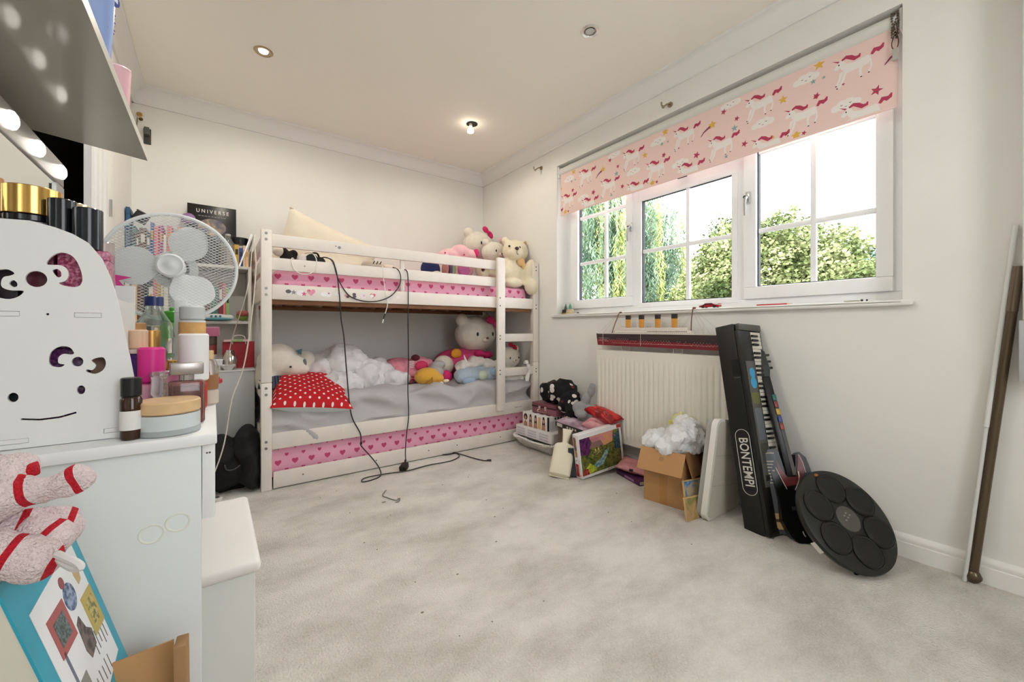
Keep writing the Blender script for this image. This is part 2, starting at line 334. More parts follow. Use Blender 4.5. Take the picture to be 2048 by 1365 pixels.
for y0, y1, z0, z1, fx in ((.485, .963, 1.113, 2.07, 0), (1.79, 2.25, 1.115, 2.07, 0), (1.09, 1.675, 1.065, 1.745, 1)):
    if fx: part('glazing_bead', ring(B(), y0 - .03, y1 + .03, z0 - .03, z1 + .025, .03, XF - .006, XF + .02), upvc, win)
    part('gasket', ring(B(), y0 - .001, y1 + .001, z0 - .001, z1 + .001, .006, XF + .004, XF + .03, 0), gk, win)
    part('pane', B().box(XF + .012, XF + .016, y0, y1, z0, z1), glass, win)
for y0, y1, ym, z0, z1, zs in ((.485, .963, .717, 1.113, 2.07, (1.405, 1.818)), (1.79, 2.25, 1.99, 1.115, 2.07, (1.395, 1.747)), (1.09, 1.675, 1.354, 1.065, 1.745, (1.405,))):
    part('glazing_bar', B().box(XF + .004, XF + .024, ym - .012, ym + .012, z0, z1, .003), upvc, win)
    for z in zs: part('glazing_bar', B().box(XF + .005, XF + .023, y0, y1, z - .012, z + .012, .003), upvc, win)
def handle(y, z, dirn=-1):
    b = B().box(XF - .03, XF - .018, y - .012, y + .012, z - .03, z + .03, .004)
    h = part('handle', b, mat('c6c6c4', .3, .6), win)
    part('lever', B().tube([(XF - .034, y, z), (XF - .055, y, z - .012), (XF - .06, y, z - .05), (XF - .058, y, z - .1)], [.009, .006], 8, 3), mat('bcbcba', .25, .6), h)
    part('key_button', B().cyl((XF - .05, y + .006, z), (XF - .03, y + .006, z), .008), mat('2a2622', .4), h)
handle(.998, 1.585); handle(1.745, 1.58)
part('vent_handle', B().box(XF - .04, XF - .02, 1.34, 1.40, 1.80, 1.815, .004), mat('35302b', .4), win)
struct('trim_4', B().box(XR - .03, XF, wy0 + .001, wy1 - .001, wz0 - .004, wz0 + .004).box(XR - .03, XR + .002, .352, 2.428, wz0 - .018, wz0 + .006, .008, 3), mat('f1efe9', .35), smooth=True, label='white painted window board with rounded nose')

# roller blind ---------------------------------------------------------
bl = thing('roller_blind', 'pink roller blind printed with white unicorns, clouds and stars in the window', 'blind', (2.222, 1.38, 2.13))
pinkf = mat('efd2c9', .85)
part('fabric', B().box(2.209, 2.2105, .402, 2.36, 1.786, 2.125), pinkf, bl, world=True)
part('hem_bar', B().box(2.207, 2.213, .402, 2.36, 1.78, 1.789, .002), pinkf, bl, world=True)
part('cassette', B().cyl((2.225, .402, 2.128), (2.225, 2.385, 2.128), .031, n=24), mat('dfe0d8', .5), bl, world=True)
part('bracket', B().box(2.2, 2.26, 2.372, 2.384, 2.085, 2.168, .003), mat('ecebe4', .4), bl, world=True)
part('bracket', B().box(2.2, 2.26, .387, .397, 2.085, 2.168, .003), mat('ecebe4', .4), bl, world=True)
bd = B()
for k in range(46): bd.ell((2.196 + .006 * math.sin(k * 2.4), .408 + .010 * math.cos(k * 1.3), 2.155 - .0022 * k), .0042, nu=6, nv=4)
bc = part('bead_chain', bd, mat('5b5044', .35, .8), bl, world=True, kind='stuff')
part('chain_loop', B().tube([(2.2, .41, 2.07), (2.197, .418, 2.04), (2.196, .415, 2.015), (2.196, .402, 2.012), (2.197, .398, 2.04), (2.2, .404, 2.07)], .0018, 6, 3), mat('5b5044', .35, .8), bl, world=True)
part('safety_clip', B().box(2.19, 2.206, .396, .416, 1.965, 2.012, .004), mat('cfcfc4', .3, trans=.3), bl, world=True)
FM = Matrix(((0, 0, -1, 2.2088), (-1, 0, 0, 0), (0, 1, 0, 0), (0, 0, 0, 1)))    # (a, b) -> y = -a, z = b on the blind's room side
cols = {k: B() for k in ('white', 'crimson', 'yellow', 'teal', 'dark', 'plum')}
def clip(poly, lo, hi):
    for ax, lim, sg in ((0, -2.358, 1), (0, -.404, -1), (1, lo, 1), (1, hi, -1)):
        out = []
        for i in range(len(poly)):
            p, q = poly[i - 1], poly[i]; a, c = (p[ax] - lim) * sg, (q[ax] - lim) * sg
            if (a >= 0) != (c >= 0): t = a / (a - c); out.append((p[0] + (q[0] - p[0]) * t, p[1] + (q[1] - p[1]) * t))
            if c >= 0: out.append(q)
        poly = out
        if len(poly) < 3: return []
    return poly
def put(col, poly, y, z, s=1, lift=0):
    P = clip([(-y + px * s, z + pz * s) for px, pz in poly], 1.79, 2.098)
    if P:
        PC[0] += 1; q = cols[col]; q.m = FM @ Matrix.Translation((0, 0, lift + (PC[0] % 29) * 3e-6)); q.poly([(x, y, 0) for x, y in P])
PC = [0]
def unicorn(y, z):
    body = [(-.030, .012), (-.020, .018), (.0, .012), (.025, .016), (.036, .018), (.044, .010), (.044, -.004), (.038, -.012), (-.018, -.016), (-.030, -.008)]
    put('white', body, y, z, 1.25)
    put('white', [(-.022, .020), (-.030, .034), (-.040, .032), (-.056, .016), (-.054, .008), (-.046, .006), (-.038, .012), (-.034, .0), (-.016, .002)], y, z, 1.25, .0001)
    for leg in ([(-.028, -.004), (-.036, -.03), (-.046, -.052), (-.052, -.05), (-.044, -.028), (-.040, -.008)], [(-.018, -.01), (-.026, -.036), (-.040, -.060), (-.047, -.058), (-.034, -.034), (-.028, -.01)],
                [(.026, -.008), (.020, -.026), (.022, -.044), (.015, -.046), (.012, -.026), (.014, -.008)], [(.042, .0), (.042, -.024), (.036, -.040), (.042, -.042), (.048, -.022), (.046, .002)]):
        put('white', leg, y, z, 1.25, .0001)
    for c in ((-.047, -.058), (-.05, -.049), (.019, -.047), (.039, -.042)): put('dark', oval(c, .003, .002, 8), y, z, 1.25, .0004)
    put('crimson', hcurve([(-.034, .034), (-.022, .040), (-.010, .034), (.002, .024), (.014, .026), (.016, .034)], lambda t: .006 * math.sin(PI * (.1 + .85 * t)) + .001), y, z, 1.25, .0003)
    put('crimson', hcurve([(.046, .014), (.054, .026), (.064, .022), (.072, .026), (.076, .036)], lambda t: .007 * math.sin(PI * (.15 + .8 * t)) + .0008), y, z, 1.25, .0003)
    put('crimson', [(-.044, .030), (-.040, .034), (-.062, .044)], y, z, 1.25, .0003); put('dark', oval((-.042, .022), .0022, .003, 8), y, z, 1.25, .0004)
def cloud(y, z):
    for c, r in (((-.036, -.004), (.018, .016)), ((-.012, .004), (.022, .022)), ((.014, .006), (.022, .022)), ((.038, .0), (.020, .017)), ((0, -.006), (.04, .015))): put('white', oval(c, *r), y, z, .95)
    for c in ((-.014, .004), (.018, .006)): put('dark', hcurve([(c[0] - .004, c[1]), (c[0], c[1] - .003), (c[0] + .004, c[1])], .0012), y, z, .95, .0004)
    put('dark', hcurve([(-.002, -.006), (.002, -.009), (.006, -.006)], .001), y, z, .95, .0004)
for k in (-1, 0, 1, 2):
    o = -.7765 * k
    for y, z in ((2.093, 2.017), (1.687, 2.017), (1.882, 1.884), (1.506, 1.884), (2.068, 1.801), (1.654, 1.797)): unicorn(y + o, z)
    for y, z in ((2.27, 2.045), (1.677, 1.917), (2.123, 1.862), (1.834, 2.082)): cloud(y + o, z)
    for y, z, r in ((1.586, 1.993, .022), (1.441, 2.085, .024), (1.93, 2.012, .024), (1.528, 1.804, .018), (1.63, 1.83, .01), (2.31, 1.80, .02)): put('yellow', star((0, 0), r), y + o, z, 1, .0002)
    for y, z, r in ((2.02, 1.876, .022), (1.762, 1.846, .018), (1.868, 2.056, .017), (1.80, 1.992, .015), (1.451, 1.95, .016), (2.23, 1.945, .012), (2.13, 1.955, .007), (1.5, 1.80, .012)): put('crimson', star((0, 0), r, a0=1.2), y + o, z, 1, .0002)
    for y, z, r in ((1.812, 1.946, .019), (1.464, 2.02, .013), (1.855, 1.812, .012), (2.2, 2.02, .009)): put('teal', star((0, 0), r), y + o, z, 1, .0002)
    put('plum', hcurve([(-.03, -.03), (-.012, -.01), (.014, .004), (.03, .008)], lambda t: .002 + .006 * t), 1.965 + o, 1.998, 1, .0002)
for k, h in (('white', 'efe9e2'), ('crimson', 'b8405c'), ('yellow', 'e3b54c'), ('teal', '8fb0a8'), ('dark', '4a3438'), ('plum', '8e4a62')):
    part('print_' + k, cols[k], mat(h, .85), bl, world=True, kind='stuff', smooth=False)

# radiator -------------------------------------------------------------
ra = thing('radiator', 'white ribbed panel radiator under the window', 'radiator', (2.12, 1.42, .165))
y0, y1, z0, z1 = .95, 1.89, .165, .752
def rprof(u, v):
    t = u * 28; k = t % 1; d = .0055 * (1 if .22 < k < .62 else (k / .22 if k <= .22 else max(0, 1 - (k - .62) / .2)))
    zz = min(1, max(0, (v - .06) / .03)) * min(1, max(0, (.9 - v) / .03)); return (2.098 - d * zz, y0 + (y1 - y0) * u, z0 + (z1 - z0) * v)
b = B().grid(rprof, 280, 34); b.box(2.0995, 2.11, y0, y1, z0, z1)
part('front_panel', b, mat('e9e4d8', .35), ra, world=True, ang=60)
part('rear_panel', B().box(2.145, 2.158, y0, y1, z0, z1, .003), mat('e0dbcf', .4), ra, world=True)
part('top_grille', B().box(2.112, 2.144, y0 + .01, y1 - .01, z1 - .012, z1 - .004), mat('cfcabd', .5), ra, world=True)
part('end_cap', B().box(2.1, 2.156, y1 - .001, y1 + .003, z0, z1, .001), mat('e9e4d8', .35), ra, world=True)
part('valve', B().cyl((2.13, y1 - .03, .08), (2.13, y1 - .03, .17), .012).cyl((2.13, y1 - .03, 0), (2.13, y1 - .03, .08), .007), mat('d8d4cb', .4), ra, world=True)

sb_ = B(); rq = random.Random(11)
for k in range(34):
    x, y = rq.uniform(.4, 1.9), rq.uniform(.6, 2.4); sb_.ell((x, y, .001), (rq.uniform(.002, .006), rq.uniform(.002, .005), .0015), None, 6, 4)
sb_.ell((.71, 2.08, .001), (.012, .008, .002), None, 10, 4)
solo('crumbs', sb_, mat('8a7f6a', .9), 'small brown specks and crumbs scattered on the carpet', None, kind='stuff')
# curtain hooks, ceiling lights -----------------------------------------
hm = mat('a39884', .3, .9)
for y, z, l in ((1.395, 2.212, 'brass curtain bracket on the wall above the middle of the blind'), (2.572, 2.212, 'brass curtain bracket on the wall between the blind and the bunk bed')):
    t = thing('curtain_bracket', l, 'bracket', (XR, y, z), group='curtain brackets on the window wall')
    part('wall_plate', B().cyl((0, 0, .01), (-.006, 0, .01), .016), hm, t); part('hook', B().tube([(-.004, 0, .014), (-.03, .002, .006), (-.055, .008, -.012), (-.07, .012, -.01), (-.072, .013, .008)], .0048, 8, 4), hm, t); part('screw_knob', B().ell((-.06, .009, -.018), .008), hm, t)
def downlight(x, y, l, ring_m, lit, e=9, col=(1, .92, .78)):
    t = thing('downlight', l, 'ceiling light', (x, y, ZC))
    part('bezel', B().lathe([(.030, 0), (.032, -.004), (.043, -.006), (.047, -.002), (.047, 0)], n=32), ring_m, t)
    part('reflector', B().lathe([(.031, -.003), (.026, .0), (.022, -.0005), (0, -.0008)], n=24), mat('8f8f8a', .2, .8), t)
    part('bulb', B().lathe([(.023, -.002), (.02, -.005), (0, -.006)], n=24), mat('fff3de', .3, emit=6) if lit else mat('c9cbc6', .15), t)
    if lit: spot('downlight_beam', t, (0, 0, -.01), e, col=col)
    return t
downlight(.226, 2.619, 'lit recessed ceiling downlight with brass rim over the desk side', mat('b09a78', .3, .8), 1)
downlight(1.56, 1.449, 'unlit chrome recessed downlight in the ceiling near the window', mat('e2e0dc', .2, .7), 0)
for x, y, l in ((.226, 1.449, 'added unseen fill downlight above the fan end of the dressing table'), (.226, .28, 'added unseen fill downlight above the near end of the dressing table')): downlight(x, y, l, mat('b09a78', .3, .8), 1, 24 if y > 1 else 2, (1, .985, .96))  # unseen ceiling lamps added to brighten the window wall and floor
t = thing('pendant_bulb', 'bare lit bulb hanging out of a dark ceiling hole', 'ceiling light', (1.557, 2.625, ZC))
part('ceiling_hole_disc', B().cyl((0, 0, -.001), (0, 0, -.003), .042, n=24), mat('15110d', .9), t)  # flat near-black disc; the opening's darkness is put into its colour
part('lamp_holder', B().cyl((-.012, 0, -.002), (-.012, 0, -.022), .012), mat('d8d2c8', .5), t)
spot('bulb_light', t, (-.012, 0, -.075), 5.5, col=(1, .91, .76))
part('bulb', B().lathe([(.008, -.02), (.012, -.03), (.024, -.055), (.022, -.066), (0, -.07)], (-.012, 0, 0), 20), mat('fff1d8', .3, emit=7), t)
# ================================================================ BUNK BED
wood = mat('ece3d9', .5, mott=.03, ms=14); wood2 = mat('8d5f3e', .6, mott=.12, ms=20); bolt = mat('8d8986', .4, .6); boltd = mat('4a4542', .5)
hpink = hearts('pink_hearts', 'e9a6be', 'c2486f', .086, .088, .0165)
bed = thing('bunk_bed', 'white painted wooden bunk bed with ladder and guard rails along the back wall', 'bunk bed', (1.2, 2.6, 0))
def bp_(name, *a, m=wood, label=None, par=bed, bev=.004): return part(name, B().box(*a, bev), m, par, label, world=True)
fl = bp_('post', .213, .265, 2.6, 2.645, 0, .594); bp_('post', .213, .265, 2.6, 2.645, .5955, 1.44)
frp = bp_('post', 2.128, 2.184, 2.6, 2.645, 0, .62); bp_('post', 2.128, 2.184, 2.6, 2.645, .6215, 1.44)
bp_('post', .213, .265, 3.40, 3.445, 0, 1.44); bp_('post', 2.128, 2.184, 3.40, 3.445, 0, 1.44)
bp_('guard_rail', .2655, 1.79, 2.612, 2.632, 1.35, 1.42); bp_('guard_rail', .2655, 1.79, 2.612, 2.632, 1.22, 1.29)
bp_('guard_upright', 1.012, 1.04, 2.633, 2.655, 1.14, 1.42)
sr = bp_('side_rail', .2655, 2.1275, 2.603, 2.628, 1.056, 1.14); bp_('side_rail', .2655, 2.1275, 3.41, 3.435, 1.056, 1.14)
bp_('side_rail', .2655, 2.1275, 2.603, 2.628, .222, .312); bp_('side_rail', .2655, 2.1275, 3.41, 3.435, .222, .312)
for z0, z1 in ((1.35, 1.42), (1.22, 1.29), (1.056, 1.14), (.49, .58), (.222, .312)):
    bp_('end_rail', .222, .245, 2.6455, 3.3995, z0, z1); bp_('end_rail', 2.15, 2.172, 2.6455, 3.3995, z0, z1)
for k in range(14): bp_('slat', .275 + .136 * k, .355 + .136 * k, 2.629, 3.409, 1.058, 1.074, m=wood2, bev=0)
bp_('slat_support', .266, 2.127, 2.6285, 2.65, 1.03, 1.0575, m=wood2); bp_('slat_support', .266, 2.127, 3.38, 3.409, 1.03, 1.0575, m=wood2)
lad = bp_('ladder_post', 1.757, 1.826, 2.572, 2.602, .262, 1.44, bev=.006)
bp_('ladder_rung', 1.8265, 2.1275, 2.604, 2.63, .792, .855); bp_('ladder_rung', 1.8265, 2.1275, 2.604, 2.63, .521, .586)
for x, zs, m in ((.237, (1.418, 1.385, 1.115, 1.08, .565, .53, .27, .235), bolt), (2.155, (1.405, 1.375, 1.09, 1.06, .565, .54), boltd), (1.775, (1.13, 1.07, .84, .815, .575, .545), boltd)):
    for z in zs: part('bolt', B().cyl((x, 2.572 if x == 1.775 else 2.6, z), (x, (2.572 if x == 1.775 else 2.6) - .002, z), .0075 if m is bolt else .005, n=12), m, bed, world=True)
for x, z in ((.62, 1.385), (.60, 1.391), (.43, 1.255)): part('bolt', B().cyl((x, 2.612, z), (x, 2.6105, z), .009 if x == .62 else .004, n=12), bolt, bed, world=True)
# small stickers along the side rail (plain shapes)
SM = Matrix(((1, 0, 0, 0), (0, 0, -1, 2.6028), (0, 1, 0, 0), (0, 0, 0, 1)))
st = [(.345, 1.104, 'oval', '5a5658', .014), (.372, 1.10, 'star', '8b8a8c', .014), (.408, 1.098, 'oval', 'f4efee', .020), (.425, 1.094, 'star', 'd8587c', .014), (.462, 1.106, 'heart', 'e795a8', .024), (.452, 1.113, 'oval', 'b3607a', .006),
      (.532, 1.098, 'oval', 'f5f2f0', .018), (.556, 1.094, 'oval', 'f3f0ee', .018), (.558, 1.103, 'star', 'b3566f', .007), (.604, 1.104, 'oval', 'efe9e7', .018), (.615, 1.107, 'star', 'e2a0ae', .008), (.66, 1.092, 'heart', 'd99aa0', .015), (.666, 1.088, 'oval', '4a3f42', .009),
      (.704, 1.105, 'oval', '5d5357', .011), (.706, 1.09, 'heart', '5e5559', .012), (.757, 1.096, 'oval', 'f0e2e6', .019), (.763, 1.10, 'star', 'e3b0bd', .009), (.818, 1.103, 'heart', 'dc6c78', .018), (.812, 1.10, 'oval', 'f5f0ee', .012), (.98, 1.1, 'oval', 'efe8e4', .012)]
def heart_pts(c, s): return [(c[0] + s * .0588 * (16 * math.sin(t) ** 3), c[1] + s * .0588 * (13 * math.cos(t) - 5 * math.cos(2 * t) - 2 * math.cos(3 * t) - math.cos(4 * t))) for t in [2 * PI * i / 24 for i in range(24)]]
for i, (x, z, k, h, r) in enumerate(st):
    P = oval((x, z), r, r * .8, 14) if k == 'oval' else star((x, z), r * 1.1) if k == 'star' else heart_pts((x, z), r)
    b = B(SM @ Matrix.Translation((0, 0, i * 2e-5))); b.prism(P, 0, .0006); part('sticker', b, mat(h, .4), sr, world=True)

# upper mattress, trundle mattress, lower mattress ------------------------
def soft_box(x0, x1, y0, y1, z0, z1, amp, sc, seed, nx=60, ny=26, nz=8, r=.04, fold=0):
    b = B()
    def warp(p):
        q = V(p); c = V((min(max(q.x, x0 + r), x1 - r), min(max(q.y, y0 + r), y1 - r), min(max(q.z, z0 + r), z1 - r))); d = q - c
        if d.length > 1e-6: q = c + d.normalized() * r
        n = noise.noise(q * sc + V((seed, seed, 0))) * amp + (1 - abs(noise.noise(V((q.x * 4 + q.z * 7, q.y * 5, q.z * 5 - q.x * 2 + seed)))) * 2.4) * fold
        return q + (d.normalized() if d.length > 1e-6 else V((0, 0, 1))) * n
    L = lambda a, c, t: a + (c - a) * t
    b.grid(lambda u, v: warp((L(x0, x1, u), L(y0, y1, v), z1)), nx, ny); b.grid(lambda u, v: warp((L(x0, x1, u), L(y0, y1, v), z0)), nx, ny)
    b.grid(lambda u, v: warp((L(x0, x1, u), y0, L(z0, z1, v))), nx, nz); b.grid(lambda u, v: warp((L(x0, x1, u), y1, L(z0, z1, v))), nx, nz)
    b.grid(lambda u, v: warp((x0, L(y0, y1, u), L(z0, z1, v))), ny, nz); b.grid(lambda u, v: warp((x1, L(y0, y1, u), L(z0, z1, v))), ny, nz)
    bmesh.ops.remove_doubles(b.bm, verts=b.bm.verts[:], dist=1e-5); return b
solo('mattress', soft_box(.275, 2.12, 2.665, 3.38, 1.076, 1.235, .006, 5, 1), hpink, 'pink heart patterned mattress on the upper bunk behind the guard rails', 'mattress')
solo('mattress', soft_box(.255, 2.12, 2.635, 3.39, .228, .475, .014, 4, 4, 110, 36, 24, fold=.03), mat('bdb9b9', .9, mott=.04, ms=6, bump=.15, bs=30), 'mattress in a rumpled grey sheet on the lower bunk', 'mattress')
tr = thing('trundle_drawer', 'white trundle drawer holding a pink heart mattress under the lower bunk', 'drawer', (1.2, 2.62, 0))
part('front_panel', B().box(.272, 2.1, 2.604, 2.622, .006, .096, .003), wood, tr, world=True)
part('base_board', B().box(.275, 2.095, 2.623, 3.35, .03, .045), wood2, tr, world=True)
def trf(u, v):
    x = .268 + 1.83 * u; z = .06 + .17 * v; n = noise.noise(V((x * 6, z * 12, 3))) * .008 + noise.noise(V((x * 2.4 + z * 8, 1, 9))) * .008
    return (x, 2.634 + n - .006 * math.sin(PI * v), z)
b = B().grid(trf, 160, 20); b.grid(lambda u, v: (.268 + 1.83 * u, 2.634 + .7 * v, .23), 4, 4); b.grid(lambda u, v: (.268, 2.634 + .7 * v, .06 + .17 * u), 3, 3)
part('mattress', b, hpink, tr, world=True)
for x in (.42, .84, 1.2, 1.42, 1.8): part('screw', B().cyl((x, 2.604, .055), (x, 2.6025, .055), .005, n=8), mat('8b857c', .5), tr, world=True)

# ---------------------------------------------------------------- toys and bedding
furW = mat('e4dccd', .95, mott=.03, ms=30, bump=.35, bs=160, sheen=.3); furC = mat('e8dcc0', .95, mott=.04, ms=30, bump=.4, bs=160, sheen=.3); furP = mat('e59bad', .95, mott=.12, ms=12, bump=.3, bs=140, sheen=.3)
blk = mat('1c1a19', .3); hotpink = mat('d3306c', .9, bump=.2, bs=120)
def lumps(L, vox=.008, sm=4):
    b = B()
    for l in L: b.ell(*l)
    return fuse(b, vox, sm)
def bow(name, t, c, s, m, rot=(0, 0, 0), label=None):
    b = B(); R = Euler(rot).to_matrix()
    for sg in (-1, 1): b.ell(V(c) + R @ V((sg * s * .55, 0, 0)), (s * .55, s * .22, s * .40), rot=(rot[0], rot[1] + sg * .25, rot[2]))
    b.ell(V(c) + R @ V((0, -s * .08, 0)), (s * .22, s * .25, s * .22)); return part(name, b, m, t, label, world=True)
# upper bunk
solo('pillow', pillow(.66, .44, .13, 3), mat('eadfca', .9, mott=.03, ms=7, bump=.1, bs=40), 'cream pillow tipped against the wall above the upper bunk rail', 'pillow', loc=(.67, 3.2, 1.42), rot=(PI / 2 + .25, .33, 0))
b = lumps([((.75, 3.0, 1.26), (.40, .25, .12)), ((.95, 2.86, 1.27), (.17, .12, .06)), ((.62, 2.92, 1.30), (.22, .12, .09))], .012)
solo('blanket', rough_up(b, .035, 9, 2, True), mat('e3d7c6', .95, bump=.15, bs=40), 'crumpled cream blanket on the upper bunk below the tipped pillow', 'blanket', org=(.8, 2.95, 1.24))
def boxthing(name, label, cat, c, s, m, rot=0, bev=.006): return solo(name, B().box(-s[0] / 2, s[0] / 2, -s[1] / 2, s[1] / 2, 0, s[2], bev), m, label, cat, loc=c, rot=rot)
t = thing('panda_plush', 'small black and white plush toy behind the upper bunk rail near the corner post', 'toy', (.36, 2.74, 1.24))
part('body', lumps([((.362, 2.74, 1.30), (.045, .045, .052)), ((.335, 2.74, 1.345), (.03, .03, .03)), ((.39, 2.735, 1.335), (.025, .025, .03))], .006), mat('161514', .9), t, world=True)
part('head', lumps([((.315, 2.735, 1.345), (.035, .03, .03))], .006), furW, t, world=True)
t = thing('pale_cup', 'white and pink cup between black toys behind the upper bunk rail', 'cup', (.43, 2.74, 1.24))
part('cup', B().lathe([(0, 0), (.027, .002), (.031, .045), (.031, .05)], n=24), mat('dcc4bd', .5), t); part('lid', B().lathe([(.0312, .05), (.030, .088), (.024, .096), (0, .098)], n=24), mat('efeae4', .4), t)
t = thing('headphones', 'black headphones lying behind the upper bunk rail by the hanging cables', 'headphones', (.51, 2.735, 1.24))
part('ear_cup', B().cyl((.49, 2.73, 1.315), (.49, 2.76, 1.315), .036), mat('141414', .5), t, world=True); part('ear_cup', B().cyl((.545, 2.78, 1.31), (.54, 2.81, 1.315), .034), mat('141414', .5), t, world=True)
part('headband', B().tube([(.49, 2.745, 1.335), (.50, 2.76, 1.36), (.53, 2.78, 1.362), (.545, 2.795, 1.33)], .006, 8, 4), mat('141414', .5), t, world=True)
t = thing('slipper', 'cream slipper with stitched stripes behind the upper bunk rail', 'slipper', (.875, 2.76, 1.24))
part('foot_bed', lumps([((.875, 2.76, 1.30), (.085, .05, .045)), ((.84, 2.76, 1.315), (.05, .045, .04))], .006), mat('d9cdbd', .9, bump=.2, bs=120), t, world=True)
part('sole', B().lathe([(0, 1.245), (.95, 1.245), (1, 1.252), (.95, 1.262), (0, 1.263)], (.875, 2.76, 0), 24, .095, .05), mat('585652', .8), t, world=True)
for k in range(3): part('stripe', B().tube([(.855 + .022 * k, 2.714, 1.322), (.863 + .022 * k, 2.708, 1.342)], .003, 6), mat('3c3836', .8), t, world=True)
boxthing('red_box', 'tiny red carton beside the slipper on the upper bunk', 'box', (.96, 2.72, 1.24), (.05, .04, .062), mat('c9544f', .6), .2)
t = thing('penguin_plush', 'round navy plush toy with pale face behind the upper bunk rail', 'toy', (1.30, 2.79, 1.24))
part('body', lumps([((1.30, 2.79, 1.335), (.075, .06, .075))], .006), mat('27305c', .9, bump=.2, bs=120), t, world=True); part('face', lumps([((1.325, 2.745, 1.29), (.05, .025, .032))], .006), furW, t, world=True)
for x in (1.305, 1.35): part('eye', B().ell((x, 2.722, 1.30), .006, nu=8, nv=6), blk, t, world=True)
t = thing('unicorn_plush', 'pink plush toy with rainbow body lying on the upper bunk beside the teddy bear', 'toy', (1.5, 2.8, 1.24))
part('body', lumps([((1.54, 2.79, 1.36), (.13, .06, .085)), ((1.50, 2.85, 1.47), (.10, .06, .05)), ((1.58, 2.84, 1.50), (.08, .06, .06)), ((1.66, 2.83, 1.48), (.06, .05, .05)), ((1.42, 2.83, 1.45), (.05, .04, .04))], .008), mat('edb9bd', .95, mott=.06, ms=20, bump=.35, bs=140, sheen=.3), t, world=True)
for x, h in ((1.405, 'd7958d'), (1.43, '6f5a7c'), (1.455, '9fb39a'), (1.48, 'd5c6a5')): part('rainbow_band', lumps([((x, 2.76, 1.345), (.016, .05, .06))], .006, 2), mat(h, .9), t, world=True)
part('skirt', lumps([((1.55, 2.735, 1.345), (.055, .02, .05))], .006), mat('cd6fa9', .8), t, world=True); part('ear', lumps([((1.70, 2.80, 1.50), (.025, .02, .035))], .006), hotpink, t, world=True)
for c in ((1.42, 2.79, 1.47), (1.58, 2.78, 1.47)): part('eye', B().ell(c, .007, nu=8, nv=6), hotpink, t, world=True)
def white_plush(name, label, c, s, bowm, bow_at, rot=0, mat_=furW, ears=True, brown=False):
    # a plain round-eared plush head: wide ellipsoid, two eyes, small snout
    t = thing(name, label, 'toy', (c[0], c[1], c[2] - s * .8)); M = Euler((0, 0, rot)).to_matrix(); f = lambda x, y, z: V(c) + M @ V((x * s, y * s, z * s))
    L = [(f(0, 0, 0), (s, s * .72, s * .78), (0, 0, rot))]
    if ears: L += [(f(-.72, .05, .62), s * .27), (f(.72, .05, .62), s * .27)]
    part('head', lumps(L, s * .045, 6), mat_, t, world=True)
    for x in (-.42, .42): part('eye', B().ell(f(x, -.655, .02), (s * .055, s * .03, s * .085), (0, 0, rot)), blk, t, world=True)
    part('snout', lumps([(f(0, -.66, -.2), (s * .2, s * .12, s * .13))], s * .03), mat('efe6d8', .95), t, world=True); part('nose', B().ell(f(0, -.79, -.15), (s * .07, s * .04, s * .05)), mat('8f6a58', .6), t, world=True)
    if bowm: bow('bow', t, f(*bow_at), s * .42, bowm, (0, .5, rot))
    return t, f
white_plush('bear_plush', 'large white plush head with upright pink bow on the upper bunk by the wall', (1.965, 3.2, 1.655), .165, hotpink, (.42, -.35, .78), .25)
white_plush('bear_plush', 'white plush peeping out between the pink bowed plush and the teddy bear', (1.99, 2.98, 1.56), .125, mat('eebfc4', .9), (.65, -.2, .85), .2)
t = thing('teddy_bear', 'cream teddy bear with smiling face sitting at the window end of the upper bunk', 'teddy bear', (2.02, 2.75, 1.24))
part('body', lumps([((2.06, 2.76, 1.545), (.118, .095, .10)), ((2.015, 2.70, 1.515), (.07, .065, .055)), ((2.145, 2.76, 1.62), .034), ((1.985, 2.80, 1.635), .034), ((2.03, 2.78, 1.37), (.12, .10, .13)), ((2.125, 2.67, 1.36), (.052, .055, .12), (.25, .2, 0)), ((2.12, 2.62, 1.24), (.055, .06, .07)), ((1.86, 2.72, 1.355), (.14, .055, .055)), ((1.70, 2.70, 1.345), (.055, .05, .062)), ((1.98, 2.68, 1.27), (.10, .05, .04))], .009, 4), furC, t, world=True)
part('nose', B().ell((1.985, 2.636, 1.545), (.020, .012, .014)), mat('3a201a', .3), t, world=True)
for c in ((2.04, 2.672, 1.565), (1.955, 2.70, 1.57)): part('eye', B().ell(c, .009), blk, t, world=True)
part('mouth', B().tube([(1.985, 2.634, 1.535), (1.984, 2.636, 1.508), (1.99, 2.638, 1.5), (2.004, 2.641, 1.502), (2.02, 2.652, 1.515)], .0022, 6, 3), mat('4a3020', .6), t, world=True)
part('paw_pad', B().ell((1.675, 2.657, 1.35), (.014, .01, .017)), mat('4d2b22', .6), t, world=True)
part('neck_ribbon', lumps([((2.06, 2.68, 1.45), (.04, .02, .04)), ((2.09, 2.675, 1.41), (.02, .015, .035))], .005), mat('e0b880', .8), t, world=True)
part('ear_patch', B().ell((2.14, 2.728, 1.618), (.014, .008, .020)), mat('b88d60', .8), t, world=True)
